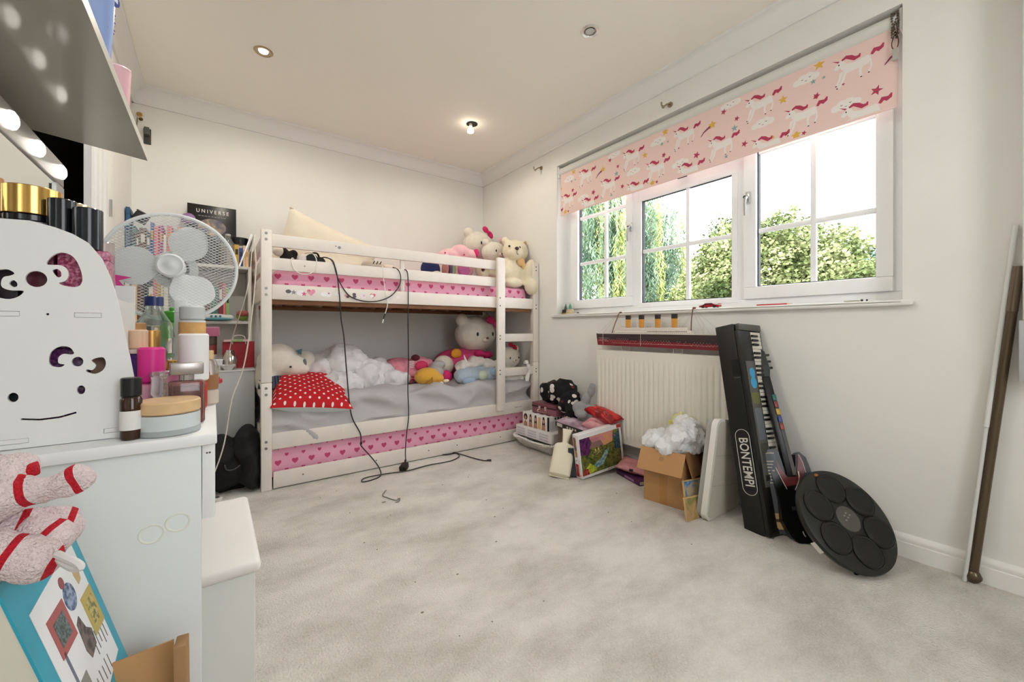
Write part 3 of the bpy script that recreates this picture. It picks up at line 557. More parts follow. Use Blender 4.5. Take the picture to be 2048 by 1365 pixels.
# lower bunk
t = thing('dog_plush', 'big white plush dog with teal ear tag in the lower bunk corner', 'toy', (.4, 2.95, .48))
part('body', lumps([((.335, 2.95, .68), (.12, .12, .12)), ((.41, 2.89, .655), (.085, .08, .07)), ((.455, 2.86, .64), (.045, .04, .04)), ((.275, 2.98, .59), (.07, .15, .12)), ((.50, 3.02, .66), (.075, .09, .085)), ((.42, 3.0, .56), (.16, .12, .09))], .010, 6), furW, t, world=True)
part('nose', B().ell((.468, 2.845, .675), (.012, .012, .03)), mat('777472', .6), t, world=True); part('eye', B().ell((.385, 2.812, .66), .007), blk, t, world=True)
part('ear_tag', B().poly([(.425, 2.9, .755), (.462, 2.9, .765), (.458, 2.9, .725), (.44, 2.898, .735)]).poly([(.425, 2.904, .755), (.458, 2.904, .725), (.462, 2.904, .765)]), mat('4e7178', .8), t, world=True)
b = lumps([((.74, 3.02, .62), (.16, .18, .135)), ((.60, 3.02, .60), (.09, .15, .09)), ((.86, 2.92, .555), (.13, .12, .10)), ((.70, 2.88, .53), (.14, .14, .06)), ((.98, 3.02, .56), (.12, .12, .09)), ((1.07, 2.92, .525), (.09, .07, .05))], .011, 3)
solo('duvet', rough_up(rough_up(b, .05, 8.5, 5, True), .018, 22, 8, True), mat('e4e1e1', .9, bump=.25, bs=28), 'crumpled white duvet heaped in the middle of the lower bunk', 'duvet', org=(.8, 2.95, .48))
dotm = dots('red_dots', 'c3121d', 'f0e4e0', .05, .0062)
t = thing('dotted_cushion', 'red cushion with white polka dots overhanging the lower bunk edge', 'cushion', (.492, 2.775, .505), (.34, .12, -.06))
part('cover', pillow(.44, .44, .15, 5, half=1), dotm, t); part('underside', pillow(.44, .44, .15, 5, half=-1), mat('d3dedf', .9), t, 'pale blue underside')
solo('striped_cushion', pillow(.42, .36, .09, 8), stripes('navy_check', '20263a', '7a8090', .016, .14), 'dark navy cushion with thin stripes tucked behind the red dotted cushion', 'cushion', loc=(.42, 2.93, .575), rot=(.25, .08, 0))
t = thing('pink_plush', 'pink plush toy with dark hooves on the lower bunk beside the duvet', 'toy', (1.2, 3.02, .48))
part('body', lumps([((1.15, 3.03, .575), (.17, .11, .10)), ((1.30, 3.0, .60), (.10, .08, .08)), ((1.36, 2.96, .615), (.05, .05, .045)), ((1.20, 2.92, .53), (.10, .05, .05))], .009), mat('dc8b99', .95, mott=.25, ms=18, bump=.3, bs=120), t, world=True)
part('cheek', lumps([((1.29, 2.925, .61), (.055, .02, .04))], .006), mat('d83b62', .9), t, world=True)
for c in ((1.255, 2.96, .672), (1.395, 2.945, .625)): part('hoof', lumps([(c, (.035, .03, .025))], .006), mat('5e2430', .9), t, world=True)
for k in range(5): part('whisker', B().tube([(1.19, 2.925, .60 + .012 * k), (1.225, 2.915, .604 + .011 * k)], .003, 6), mat('f1e6e6', .8), t, world=True)
for k in range(2): part('pleat', B().tube([(1.16, 2.885, .52 + .02 * k), (1.22, 2.868, .515 + .02 * k), (1.27, 2.875, .522 + .02 * k)], .006, 6, 3), mat('c02552', .9), t, world=True)
t = thing('yellow_plush', 'round yellow plush with little tail on the edge of the lower bunk mattress', 'toy', (1.29, 2.79, .48))
part('body', lumps([((1.275, 2.79, .543), (.10, .075, .066)), ((1.345, 2.77, .525), (.05, .05, .04))], .007), mat('e2aa42', .95, bump=.3, bs=140, sheen=.2), t, world=True)
part('foot', lumps([((1.36, 2.735, .492), (.02, .018, .014))], .005), furW, t, world=True); part('foot', lumps([((1.405, 2.745, .505), (.028, .016, .014))], .005), mat('ecd7b6', .9), t, world=True)
part('patch', B().poly([(1.235, 2.7135, .50), (1.285, 2.711, .495), (1.28, 2.7125, .548)]), mat('a9782c', .9), t, world=True)
t, f = white_plush('bear_plush', 'very large white plush with pink bow and pink clothes sitting in the lower bunk', (1.845, 3.05, .845), .20, hotpink, (.58, -.55, .52), .15)
part('dress', lumps([((1.66, 3.03, .615), (.22, .13, .115)), ((1.80, 3.0, .64), (.14, .12, .08))], .010), mat('d6497c', .95, mott=.18, ms=14, bump=.2, bs=90), t, 'bright pink dress', world=True)
part('foot', lumps([((1.475, 2.93, .60), (.09, .06, .085))], .008), mat('d6cdbd', .95, bump=.3, bs=140), t, world=True); part('badge', lumps([((1.585, 2.92, .695), (.05, .02, .04))], .006), mat('dd962f', .9), t, world=True)
part('collar', lumps([((1.79, 2.90, .69), (.05, .03, .03)), ((1.87, 2.89, .675), (.05, .03, .03))], .006), mat('b8235c', .9), t, world=True)
t = thing('mouse_plush', 'small grey ball plush leaning on the white plush foot in the lower bunk', 'toy', (1.40, 2.87, .48))
part('body', lumps([((1.375, 2.87, .55), (.075, .06, .07)), ((1.40, 2.87, .615), (.06, .05, .035))], .007), mat('b4aead', .95, bump=.25, bs=120), t, world=True); part('scarf', lumps([((1.455, 2.84, .525), (.05, .03, .05))], .007), hotpink, t, world=True)
t = thing('unicorn_plush', 'pale blue and cream unicorn plush lying on the lower bunk against the ladder', 'toy', (1.68, 2.75, .48))
part('body', lumps([((1.60, 2.76, .535), (.12, .08, .065)), ((1.54, 2.73, .52), (.065, .05, .045)), ((1.80, 2.75, .53), (.11, .07, .055)), ((1.70, 2.80, .545), (.10, .08, .06)), ((1.98, 2.72, .515), (.09, .05, .04))], .009), mat('aebcc8', .95, mott=.1, ms=16, bump=.45, bs=120, sheen=.3), t, world=True)
part('mane', rough_up(lumps([((1.60, 2.80, .60), (.09, .06, .05)), ((1.71, 2.82, .62), (.09, .07, .055)), ((1.80, 2.80, .60), (.07, .06, .05)), ((1.55, 2.77, .575), (.05, .04, .04))], .008), .02, 20, 3), mat('ded5cd', .95, bump=.4, bs=120), t, world=True)
part('horn', B().tube([(1.60, 2.78, .62), (1.575, 2.775, .69)], [.016, .002], 10), mat('e9e2d9', .7), t, world=True)
part('bib', lumps([((1.70, 2.705, .53), (.045, .025, .04))], .006), mat('c9d2bd', .95), t, world=True); part('paw', lumps([((1.80, 2.685, .55), (.045, .025, .035)), ((1.565, 2.685, .50), (.06, .03, .03))], .006), mat('9db0c2', .95), t, world=True)
t, f = white_plush('bear_plush', 'white plush with dark red bow seen between the ladder rungs of the lower bunk', (2.02, 2.80, .65), .115, mat('b51a33', .9), (.1, -.35, .85), .1)
part('body', lumps([((1.99, 2.80, .53), (.11, .08, .06)), ((1.90, 2.79, .58), (.06, .06, .06))], .009), furW, t, world=True)
b = lumps([((2.0, 2.69, .50), (.11, .03, .03)), ((2.07, 2.68, .485), (.05, .025, .02))], .007)
solo('lace_cloth', rough_up(b, .02, 26, 4, True), mat('e9e4dd', .9), 'small white frilled cloth on the lower bunk mattress below the ladder', 'cloth', org=(2.0, 2.69, .475))
b = B().grid(lambda u, v: (2.052 + .034 * u + .01 * math.sin(v * 5), 2.598 - .006 * math.sin(v * 7 + u * 2), .605 - .135 * v), 4, 14)
b.grid(lambda u, v: (2.05 + .03 * u, 2.602 + .03 * v, .607 + .03 * math.sin(v * PI)), 4, 8)
solo('ribbon', b, mat('efeae3', .8), 'white ribbon hanging over the lowest ladder rung', 'ribbon', org=(2.07, 2.6, .6))

# cables hanging off the upper bunk ---------------------------------------
cab = mat('26221f', .5); wcab = mat('e8e4da', .5)
t = thing('black_cable', 'long black cable looping from the upper bunk across the drawer to the carpet', 'cable', (.6, 2.59, 0))
part('cord', B().tube([(.52, 2.75, 1.32), (.545, 2.66, 1.325), (.575, 2.603, 1.30), (.60, 2.596, 1.23), (.615, 2.592, 1.10), (.625, 2.592, .95), (.64, 2.592, .85), (.655, 2.59, .65), (.67, 2.585, .45), (.69, 2.59, .345), (.735, 2.588, .25), (.74, 2.585, .2), (.74, 2.58, .17), (.80, 2.575, .09), (.835, 2.54, .03), (.82, 2.46, .006), (.76, 2.42, .005), (.70, 2.42, .005), (.73, 2.47, .006), (.84, 2.46, .009), (.98, 2.44, .006), (1.13, 2.46, .006), (1.28, 2.45, .006), (1.38, 2.50, .006), (1.40, 2.58, .006), (1.34, 2.585, .006), (1.30, 2.62, .006), (1.33, 2.66, .006), (1.40, 2.59, .006), (1.44, 2.42, .006), (1.47, 2.33, .006), (1.50, 2.31, .006)], .0036, 6, 6), cab, t, world=True)
part('knot', B().ell((.74, 2.583, .185), (.008, .006, .010)), cab, t, world=True); part('plug', B().cyl((1.49, 2.315, .007), (1.515, 2.30, .007), .006), cab, t, world=True)
solo('black_cable', B().tube([(.545, 2.66, 1.325), (.58, 2.602, 1.30), (.60, 2.596, 1.22), (.63, 2.594, 1.15), (.68, 2.594, 1.09), (.76, 2.592, 1.065), (.85, 2.593, 1.07), (.93, 2.594, 1.105), (.985, 2.596, 1.17), (1.0, 2.60, 1.23), (.985, 2.606, 1.28), (.96, 2.64, 1.30)], .0034, 6, 6), cab, 'black cable drooping in an arc across the stickered bed rail', 'cable', org=(.6, 2.596, 1.2))
t = thing('black_cable', 'black power cable hanging straight from the guard rail to its plug on the carpet', 'cable', (1.03, 2.59, 0))
part('cord', B().tube([(1.02, 2.64, 1.28), (1.035, 2.606, 1.285), (1.048, 2.60, 1.25), (1.05, 2.596, 1.1), (1.047, 2.594, .95), (1.05, 2.594, .7), (1.045, 2.592, .5), (1.05, 2.59, .32), (1.035, 2.588, .2), (1.02, 2.57, .1), (1.005, 2.53, .045)], .0036, 6, 6), cab, t, world=True)
part('plug', B(frame((.975, 2.48, .02), (.7, .7, .25), (-.7, .7, 0))).box(-.03, .03, -.022, .022, -.018, .018, .007), mat('1a1715', .4), t, world=True); part('cord_guard', B().cyl((1.005, 2.53, .045), (.99, 2.505, .03), .007), mat('1a1715', .4), t, world=True)
t = thing('charger_lead', 'white charging lead with dark ferrite end dangling below the upper bunk', 'cable', (.9, 2.596, .86))
part('cord', B().tube([(.87, 2.68, 1.27), (.88, 2.605, 1.295), (.885, 2.598, 1.22), (.90, 2.596, 1.10), (.91, 2.595, 1.05), (.893, 2.594, .99)], .0028, 6, 4), wcab, t, world=True)
part('ferrite', B().cyl((.893, 2.594, .99), (.882, 2.594, .955), .0045), cab, t, world=True); part('tip', B().cyl((.882, 2.594, .955), (.876, 2.594, .93), .004), mat('f2eee4', .4), t, world=True)
solo('white_cable', B().tube([(.445, 2.70, 1.345), (.47, 2.64, 1.34), (.487, 2.604, 1.31), (.49, 2.60, 1.27), (.478, 2.6, 1.235), (.45, 2.60, 1.21), (.41, 2.60, 1.208), (.375, 2.60, 1.23), (.36, 2.602, 1.275), (.365, 2.61, 1.295), (.38, 2.66, 1.30)], .0026, 6, 6), wcab, 'thin white cable looped over the second guard rail near the bed corner', 'cable', org=(.45, 2.6, 1.21))
solo('string', B().tube([(.77, 2.22, .004), (.755, 2.20, .004), (.73, 2.16, .004), (.74, 2.12, .004), (.765, 2.06, .004), (.79, 2.07, .005), (.775, 2.04, .004), (.755, 2.035, .004)], .0022, 6, 5), mat('6f675c', .8), 'short grey string lying on the carpet in front of the drawer', 'string', org=(.76, 2.1, 0))
# ================================================================ DESK CORNER
dm = mat('e9eae8', .35); dm2 = mat('dfe2e0', .4)
desk = thing('dressing_table', 'white dressing table with a drawer along the wall opposite the window', 'dressing table', (-.2, .69, 0))
part('top', B().box(-.405, .005, .68, 1.76, .735, .75, .002), dm, desk, world=True)
part('end_panel', B().box(-.40, -.012, .69, .706, 0, .735, .001), dm2, desk, world=True); part('end_panel', B().box(-.40, -.012, 1.74, 1.756, 0, .735, .001), dm2, desk, world=True)
part('back_panel', B().box(-.402, -.39, .707, 1.739, .3, .734, .001), dm2, desk, world=True)
for y0, y1 in ((.692, 1.215), (1.22, 1.754)):
    dr = part('drawer', B().box(-.0115, .003, y0, y1, .633, .733, .001), dm, desk, world=True); part('drawer_box', B().box(-.37, -.0125, y0 + .03, y1 - .02, .645, .715), dm2, dr, world=True)
MK = frame((0, .69, 0), (1, 0, 0), (0, 0, 1))
for u, z in ((-.0625, .629), (-.0365, .637)):
    b = B(MK); b.lathe([(.0105, 0), (.0115, .0006), (.0128, .0006), (.0135, 0)], (u, z, 0), 24, 1, .92, ); part('glue_mark', b, mat('e6e6dc', .3), desk, world=True, label='round dried glue mark')
for u, z in ((-.006, .722), (-.003, .722)): part('screw_hole', B(frame((0, .692, 0), (1, 0, 0), (0, 0, 1))).lathe([(0, .0004), (.0011, .0004), (.0013, 0)], (u, z, 0), 10), mat('55524d', .6), desk, world=True)
st_ = thing('stool', 'white box stool with padded top pushed under the dressing table', 'stool', (-.1, 1.09, 0))
part('body', B().box(-.29, .066, .915, 1.27, 0, .428, .003), mat('dfdfd9', .45), st_, world=True)
b = B().box(-.30, .075, .905, 1.283, .4285, .452, .010, 4); bmesh.ops.subdivide_edges(b.bm, edges=[e for e in b.bm.edges if e.calc_length() > .1], cuts=4, use_grid_fill=True)
part('seat_pad', b, mat('e9e4df', .6, mott=.02, ms=10), st_, world=True)

# wall shelf with lamps' reflections, mirror with bulbs ---------------------
sh = thing('wall_shelf', 'white floating shelf with grey-painted underside shade on the wall above the lit mirror', 'shelf', (-.28, .9, 1.37))
part('board', B().prism([(-.405, .2), (-.157, .2), (-.149, 1.552), (-.345, 1.476), (-.405, 1.455)], 1.370, 1.3705), mat('b5b0a6', .10, spec=.6), sh, 'glossy underside, its shade painted grey', world=True)  # white board: the shade underneath is put into this grey
part('board_core', B().prism([(-.405, .2), (-.157, .2), (-.149, 1.552), (-.345, 1.476), (-.405, 1.455)], 1.3706, 1.391), mat('cfccc2', .4), sh, world=True)
t = thing('lotion_tube', 'blue lotion tube standing on its cap on the wall shelf', 'lotion', (-.185, 1.175, 1.391))
part('tube', B().lathe([(.001, .018), (.017, .02), (.020, .06), (.026, .13), (.030, .20), (.031, .225)], (0, 0, 0), 24, .75, 1), mat('8ea6d8', .35), t)
part('cap', B().lathe([(0, 0), (.017, 0), (.017, .019), (0, .0195)], n=24, sx=.75), mat('f0f0f0', .3), t)
part('emblem', B(frame((.0185, -.006, .185), (.35, 1, 0), (.05, 0, 1))).prism(oval((0, 0), .02, .014), 0, .002), mat('1d3f8f', .3), t)
part('emblem_line', B(frame((.019, -.006, .185), (.35, 1, 0), (.05, 0, 1))).prism([(-.012, -.004), (.012, -.004), (.012, .004), (-.012, .004)], .0012, .0022), mat('e8eefc', .3), t)
for k in range(6): part('print_line', B(frame((.0170 - .001 * (k > 2), -.004, .155 - .008 * k), (.3, 1, 0), (.1, 0, 1))).prism([(-.014, 0), (.012 - .003 * (k % 2), 0), (.012 - .003 * (k % 2), .0012), (-.014, .0012)], 0, .0012), mat('3f5aa0', .4), t)
t = thing('pink_beaker', 'pale pink beaker on the far end of the wall shelf', 'beaker', (-.175, 1.30, 1.391)); part('beaker', B().lathe([(0, 0), (.018, 0), (.022, .10), (.020, .10), (.016, .004)], n=24), mat('e2b3bb', .35), t); part('rim', B().lathe([(.0215, .098), (.0228, .1), (.0215, .103), (.0198, .1)], n=24), mat('ecc9cf', .35), t)
mi = thing('bulb_mirror', 'frameless-looking vanity mirror with round lit bulbs along its silver rim', 'mirror', (-.31, 1.0, .75))
mi['label'] = 'vanity mirror with round lit bulbs along its silver rim on the table'
fm = mat('b9b9b6', .3, .7)
part('frame', ring(B(frame((0, 0, 0), (1, 0, 0), (0, 1, 0))), .5, 1.5, .78, 1.306, .062, -.322, -.302), fm, mi, world=True)
part('mirror_glass', B().box(-.316, -.306, .562, 1.438, .842, 1.244), mat('d9dcd8', .02, 1), mi, world=True)
part('foot', B().box(-.36, -.27, .56, .60, .7505, .78, .004), fm, mi, world=True); part('foot', B().box(-.36, -.27, 1.40, 1.44, .7505, .78, .004), fm, mi, world=True)
bulbm = mat('fff8ee', .3, emit=1.3)
for y in (1.458, 1.297, 1.15, .99, .83, .67): part('bulb', B().lathe([(.023, 0), (.0245, .006), (.022, .016), (.014, .024), (0, .027)], n=20, c=(0, 0, 0)) if 0 else B(frame((-.302, y, 1.275), (0, 1, 0), (0, 0, 1))).lathe([(.0165, 0), (.018, .003), (.0165, .008), (.010, .012), (0, .013)], n=20), bulbm, mi, world=True)
for z in (1.12, .96): part('bulb', B(frame((-.302, 1.468, z), (0, 1, 0), (0, 0, 1))).lathe([(.0165, 0), (.018, .003), (.0165, .008), (.010, .012), (0, .013)], n=20), mat('f3f1ec', .3, emit=.6), mi, world=True)

# makeup organiser: arched front panel with bow cut-outs ---------------------
og = thing('makeup_organiser', 'white makeup organiser with arched front panel and bow-shaped cut-outs', 'organiser', (-.207, .73, .75))
AX = -.207
arc = [(-.196, 1.017), (-.173, 1.018), (-.153, 1.013), (-.138, 1.007), (-.125, .998), (-.113, .980), (-.105, .957), (-.098, .928), (-.086, .85), (-.072, .751)]
outer = arc + [(2 * AX - x, z) for x, z in arc[::-1]]
bow1R = [(-.16, .968), (-.157, .976), (-.149, .983), (-.14, .981), (-.134, .972), (-.13, .956), (-.131, .946), (-.136, .942), (-.145, .943), (-.15, .946), (-.145, .9485), (-.142, .955), (-.143, .963), (-.148, .9675), (-.155, .9675)]
bow1L = [(-.201, .955), (-.196, .958), (-.19, .959), (-.185, .955), (-.188, .952), (-.193, .95), (-.195, .944), (-.194, .938), (-.188, .935), (-.178, .935), (-.181, .929), (-.188, .925), (-.196, .926), (-.202, .93), (-.205, .94)]
holes = [bow1R, bow1L, oval((-.168, .9495), .0088, .0095), [(-.155, .961), (-.151, .963), (-.148, .959), (-.148, .954), (-.151, .953), (-.154, .957)], [(-.189, .943), (-.186, .947), (-.183, .944), (-.183, .94), (-.186, .939)],
         [(-.158, .853), (-.156, .863), (-.149, .869), (-.141, .868), (-.137, .861), (-.14, .859), (-.146, .86), (-.15, .856), (-.15, .849), (-.145, .847), (-.149, .844), (-.156, .846)], oval((-.134, .85), .005, .006), [(-.122, .851), (-.117, .854), (-.111, .854), (-.109, .846), (-.112, .838), (-.119, .834), (-.126, .837), (-.126, .84), (-.121, .839), (-.118, .845)],
         oval((-.186, .811), .0042, .0055), oval((-.131, .815), .0036, .0055), hcurve([(-.18, .785), (-.165, .7825), (-.149, .7835), (-.135, .7875)], .0011), oval((-.159, .908), .0013, .0015, 10)]
SL = [(-.21, -.181, .905, .911), (-.137, -.113, .9045, .9105), (-.111, -.095, .758, .764), (-.215, -.174, .7565, .7625)]
holes += [[(a, c), (b_2, c), (b_2, d), (a, d)] for a, b_2, c, d in SL]
OM = Matrix(((1, 0, 0, 0), (0, 0, -1, .726), (0, 1, 0, 0), (0, 0, 0, 1)))
om = mat('e7e7e5', .35)
def smooth_loop(L, k=3):
    out = []
    for i in range(len(L)):
        a, b1, c, d = (V(L[(i + j) % len(L)]) for j in (-1, 0, 1, 2))
        for q_ in range(k):
            t1 = q_ / k; p_ = .5 * (2 * b1 + (c - a) * t1 + (2 * a - 5 * b1 + 4 * c - d) * t1 * t1 + (3 * b1 - a - 3 * c + d) * t1 ** 3); out.append((p_.x, p_.y))
    return out
holes = [smooth_loop(L) if i in (0, 1, 3, 4, 5, 7) else L for i, L in enumerate(holes)]
part('front_panel', B(OM).plate(outer, holes, 0, .004), om, og, world=True, smooth=False)
for a, b_2, c, d in SL: part('tab', B().box(a + .0004, b_2 - .0004, .7226, .727, c + .0004, d - .0004), om, og, world=True)
part('side_panel', B().box(-.106, -.102, .7262, .90, .7505, .93), om, og, world=True); part('side_panel', B().box(-.312, -.308, .7262, .90, .7505, .93), om, og, world=True)
part('shelf', B().box(-.3075, -.1065, .727, .90, .902, .906), om, og, world=True); part('back_panel', B().box(-.312, -.102, .9005, .904, .7505, .96), om, og, world=True)
def carton(name, label, cat, x0, x1, y0, y1, z0, z1, m, lid, rot=0):
    c = ((x0 + x1) / 2, (y0 + y1) / 2, z0); t = thing(name, label, cat, c, rot); w, d, h = (x1 - x0) / 2, (y1 - y0) / 2, z1 - z0
    part('carton', B().box(-w, w, -d, d, 0, h * .86, .001), m, t); part('lid', B().box(-w, w, -d, d, h * .861, h, .001), lid, t); return t
pg = ramp_mat('pink_glitter', [(.3, '6e2440'), (.5, 'a8486c'), (.65, 'd58aa6')], 260, .25); ug = ramp_mat('purple_glitter', [(.3, '3b1c3f'), (.55, '6b3a6c'), (.7, 'a57fae')], 240, .25); dk = mat('241722', .3)
carton('perfume_carton', 'glittery pink carton behind the upper bow cut-out', 'box', -.156, -.11, .745, .79, .9065, .992, pg, pg)
carton('perfume_carton', 'dark plum carton behind the round hole of the upper bow', 'box', -.185, -.159, .745, .79, .9065, .99, mat('5a2433', .3), mat('7c3c4c', .3)); carton('perfume_carton', 'black carton behind the curled loop of the upper bow', 'box', -.23, -.188, .745, .79, .9065, .985, dk, dk)
carton('makeup_carton', 'purple glitter carton behind the lower bow cut-out', 'box', -.168, -.128, .74, .79, .7505, .885, ug, ug); carton('makeup_carton', 'beige and rose carton behind the lower bow tail', 'box', -.126, -.108, .74, .79, .7505, .87, mat('8b6d5c', .4), mat('b04560', .4)); carton('makeup_carton', 'black carton low inside the organiser behind the round hole', 'box', -.225, -.172, .74, .79, .7505, .83, mat('1d2b2a', .3), dk)
def gl(h, r=.08, tr=.75): return mat(h, r, trans=tr)
def pot(name, label, cat, x, y, z, parts, n=28, group=None):
    t = thing(name, label, cat, (x, y, z), group=group)
    for pn, prof, m in parts: part(pn, B().lathe([(r, h) for r, h in prof], n=n), m, t)
    return t
def cylp(r, z0, z1, e=.001): return [(0, z0), (r - e, z0), (r, z0 + e), (r, z1 - e), (r - e, z1), (0, z1)]
gold = mat('c9a15a', .15, .9); bl = mat('15171c', .15); woodl = mat('dcb98a', .45, mott=.08, ms=60)
pot('cream_jar', 'wide jar with gleaming gold lid on top of the makeup organiser', 'jar', -.196, .826, .9065, [('jar', cylp(.027, 0, .125), gl('cfc6c8', .08, .6)), ('collar', cylp(.0275, .1252, .134), bl), ('lid', cylp(.0285, .1342, .172), gold)])
pot('perfume_bottle', 'taller plain black cylinder bottle on the organiser', 'perfume', -.163, .800, .9065, [('bottle', cylp(.0135, 0, .105), bl), ('cap', cylp(.0142, .1052, .157), bl)])
pot('perfume_bottle', 'black cylinder bottle at the arch edge of the organiser', 'perfume', -.136, .786, .9065, [('bottle', cylp(.0142, 0, .09), bl), ('cap', cylp(.0150, .0902, .146), mat('191d26', .15))])
pot('perfume_bottle', 'bottle with pale gold cap behind the black cylinders', 'perfume', -.163, .855, .9065, [('bottle', cylp(.016, 0, .10), gl('d8b7a0')), ('cap', cylp(.0165, .1002, .165), mat('d8c09a', .2, .7))])
pot('perfume_bottle', 'round dark bottle beside the gold lidded jar', 'perfume', -.237, .842, .9065, [('bottle', [(0, 0), (.028, 0), (.030, .09), (.024, .128), (.012, .136), (0, .137)], mat('1b1d33', .1)), ('cap', cylp(.012, .1372, .185), mat('c08a55', .3))])
carton('gold_box', 'small gold box between the dark bottle and gold jar', 'box', -.245, -.219, .86, .885, .9065, 1.062, mat('d3a95b', .25, .6), mat('d3a95b', .25, .6))
carton('lettered_box', 'black box standing far back on the table by the mirror', 'box', -.285, -.225, 1.08, 1.12, .7505, 1.105, mat('1d1d20', .4), mat('1d1d20', .4))
pot('pink_bottle', 'ribbed rosy glass bottle beside the organiser arch', 'bottle', -.150, .975, .7505, [('bottle', [(0, 0), (.016, 0), (.017, .2), (.013, .235), (0, .24)], gl('cf7f90', .1, .5)), ('cap', cylp(.014, .2402, .287), gl('d8c7c4', .1, .5))])
# bottles standing on the table ------------------------------------------
pot('rollerball_bottle', 'amber rollerball bottle with blank white label and black cap', 'bottle', -.0835, .706, .7505, [('bottle', [(0, 0), (.0095, 0), (.0108, .002), (.0108, .050), (.009, .054), (0, .054)], mat('3a2214', .08)), ('label', [(.0109, .0125), (.0112, .0125), (.0112, .0365), (.0109, .0365)], mat('e8e6e2', .5)), ('cap', cylp(.0102, .0545, .078), mat('131313', .35))])
pot('cream_jar', 'frosted cream jar with pale wooden lid at the table corner', 'jar', -.0475, .722, .7505, [('jar', [(0, 0), (.031, 0), (.034, .003), (.034, .027), (0, .0275)], mat('cfd6d6', .3)), ('base_ring', [(.0335, .0005), (.0346, .002), (.0342, .008), (.0335, .008)], mat('a9b0b0', .25)), ('lid', cylp(.0343, .0278, .0445, .002), woodl)], 40)
t = thing('perfume_bottle', 'square dark red perfume bottle with silver block cap', 'perfume', (-.031, .774, .7505), .15)
part('bottle', B().box(-.021, .021, -.012, .012, 0, .064, .004, 3), gl('c79a94', .05, .85), t); part('perfume', B().box(-.016, .016, -.008, .008, .006, .056, .002), mat('4c1a17', .15), t)
part('collar', B().cyl((0, 0, .0645), (0, 0, .0725), .009, n=20), mat('b9b4b0', .15, .9), t); part('cap', B().box(-.0195, .0195, -.010, .010, .0728, .090, .0015), mat('a39c98', .3, .7), t)
pot('perfume_bottle', 'low pink perfume bottle with big crystal stopper', 'perfume', -.056, .795, .7505, [('bottle', [(0, 0), (.024, 0), (.026, .004), (.026, .022), (.018, .030), (.01, .032), (0, .032)], gl('c98a86', .05, .55)), ('collar', cylp(.009, .0325, .037), gl('dcd2d0', .1)), ('stopper', [(0, .0375), (.014, .0375), (.018, .045), (.017, .066), (.019, .072), (.016, .077), (0, .077)], gl('ddd6da', .05, .8))], 10)
pot('deodorant', 'red roll-on deodorant with large white cap', 'deodorant', -.026, .888, .7505, [('bottle', [(0, 0), (.015, 0), (.019, .006), (.0195, .045), (.016, .051), (0, .051)], mat('b23220', .15)), ('cap', cylp(.0212, .0515, .132, .0025), mat('e9e8e6', .45))])
for k in range(5): part('print_line', B().tube([(.0195 * math.cos(-1.0 - .05 * i + .1 * k * 0), .0195 * math.sin(-1.0 - .05 * i), .010 + .007 * k + .002 * (i % 2)) for i in range(9 - k % 2 * 2)], .0008, 5), mat('e8c9b5', .5), bpy.data.objects['deodorant'])
pot('spray_can', 'tall spray can with frosted cap and wood print band', 'spray can', -.034, 1.085, .7505, [('can', cylp(.0225, 0, .158), mat('d9dfe0', .3)), ('wood_band', [(.0226, .112), (.0229, .112), (.0229, .154), (.0226, .154)], mat('d7a866', .45, mott=.15, ms=40)), ('cap', cylp(.0218, .1585, .188, .003), mat('c3c8c7', .4))])
carton('white_carton', 'white upright carton between the green flask and spray can', 'box', -.068, -.046, 1.16, 1.18, .7505, .955, mat('e3e8e4', .5), mat('e3e8e4', .5))
pot('deodorant', 'magenta and pale pink deodorant stick', 'deodorant', -.075, .828, .7505, [('bottle', [(0, 0), (.0145, 0), (.0155, .003), (.0155, .058), (0, .058)], mat('d6688f', .3)), ('label', [(.0156, .034), (.0159, .034), (.0159, .056), (.0156, .056)], mat('e2a9bd', .35)), ('foot', [(.0156, 0), (.016, .001), (.016, .022), (.0156, .022)], mat('1b1418', .4)), ('cap', cylp(.0165, .0585, .112, .003), mat('d42a86', .35))])
pot('deodorant', 'purple bottle with cream cap beside the organiser', 'deodorant', -.092, .845, .7505, [('bottle', cylp(.012, 0, .102, .003), mat('42236b', .3)), ('collar', cylp(.0115, .1022, .109), mat('d9cdbb', .3)), ('cap', cylp(.0118, .1092, .139, .002), mat('d3b294', .4))])
pot('perfume_bottle', 'slim bottle with ribbed brass cap behind the pink deodorant', 'perfume', -.081, .89, .7505, [('bottle', cylp(.013, 0, .098, .003), gl('c9b9a0', .1, .6)), ('collar', cylp(.0115, .0982, .103), gold), ('cap', cylp(.0115, .1032, .138, .001), mat('b98f52', .3, .7))], 18)
pot('perfume_bottle', 'tiny bottle with gold screw cap beside the white deodorant cap', 'perfume', -.062, .962, .7505, [('bottle', cylp(.0125, 0, .062, .003), ramp_mat('gold_speckle', [(.4, 'a98b5e'), (.6, 'e0d2b4')], 300, .2)), ('collar', cylp(.009, .0622, .068), gold), ('cap', cylp(.0115, .0682, .084, .002), gold)])
pot('wooden_lid_jar', 'jar with brown wooden lid beyond the organiser edge', 'jar', -.128, 1.09, .7505, [('jar', cylp(.021, 0, .13), mat('d8c9b6', .3)), ('lid', cylp(.0215, .1302, .152), mat('b98a58', .5))])
pot('perfume_bottle', 'rounded amber perfume bottle at the table edge', 'perfume', -.004, .945, .7505, [('base', cylp(.0135, 0, .028, .003), mat('cdbfb0', .4)), ('perfume', [(0, .0285), (.009, .0285), (.0105, .034), (.0105, .055), (0, .055)], mat('d18a35', .15)), ('bottle', [(.0125, .0283), (.014, .04), (.0135, .07), (.009, .082), (0, .083)], gl('e6dccf', .04, .9)), ('cap', cylp(.006, .0835, .10, .001), mat('d6b98c', .3))], 20)
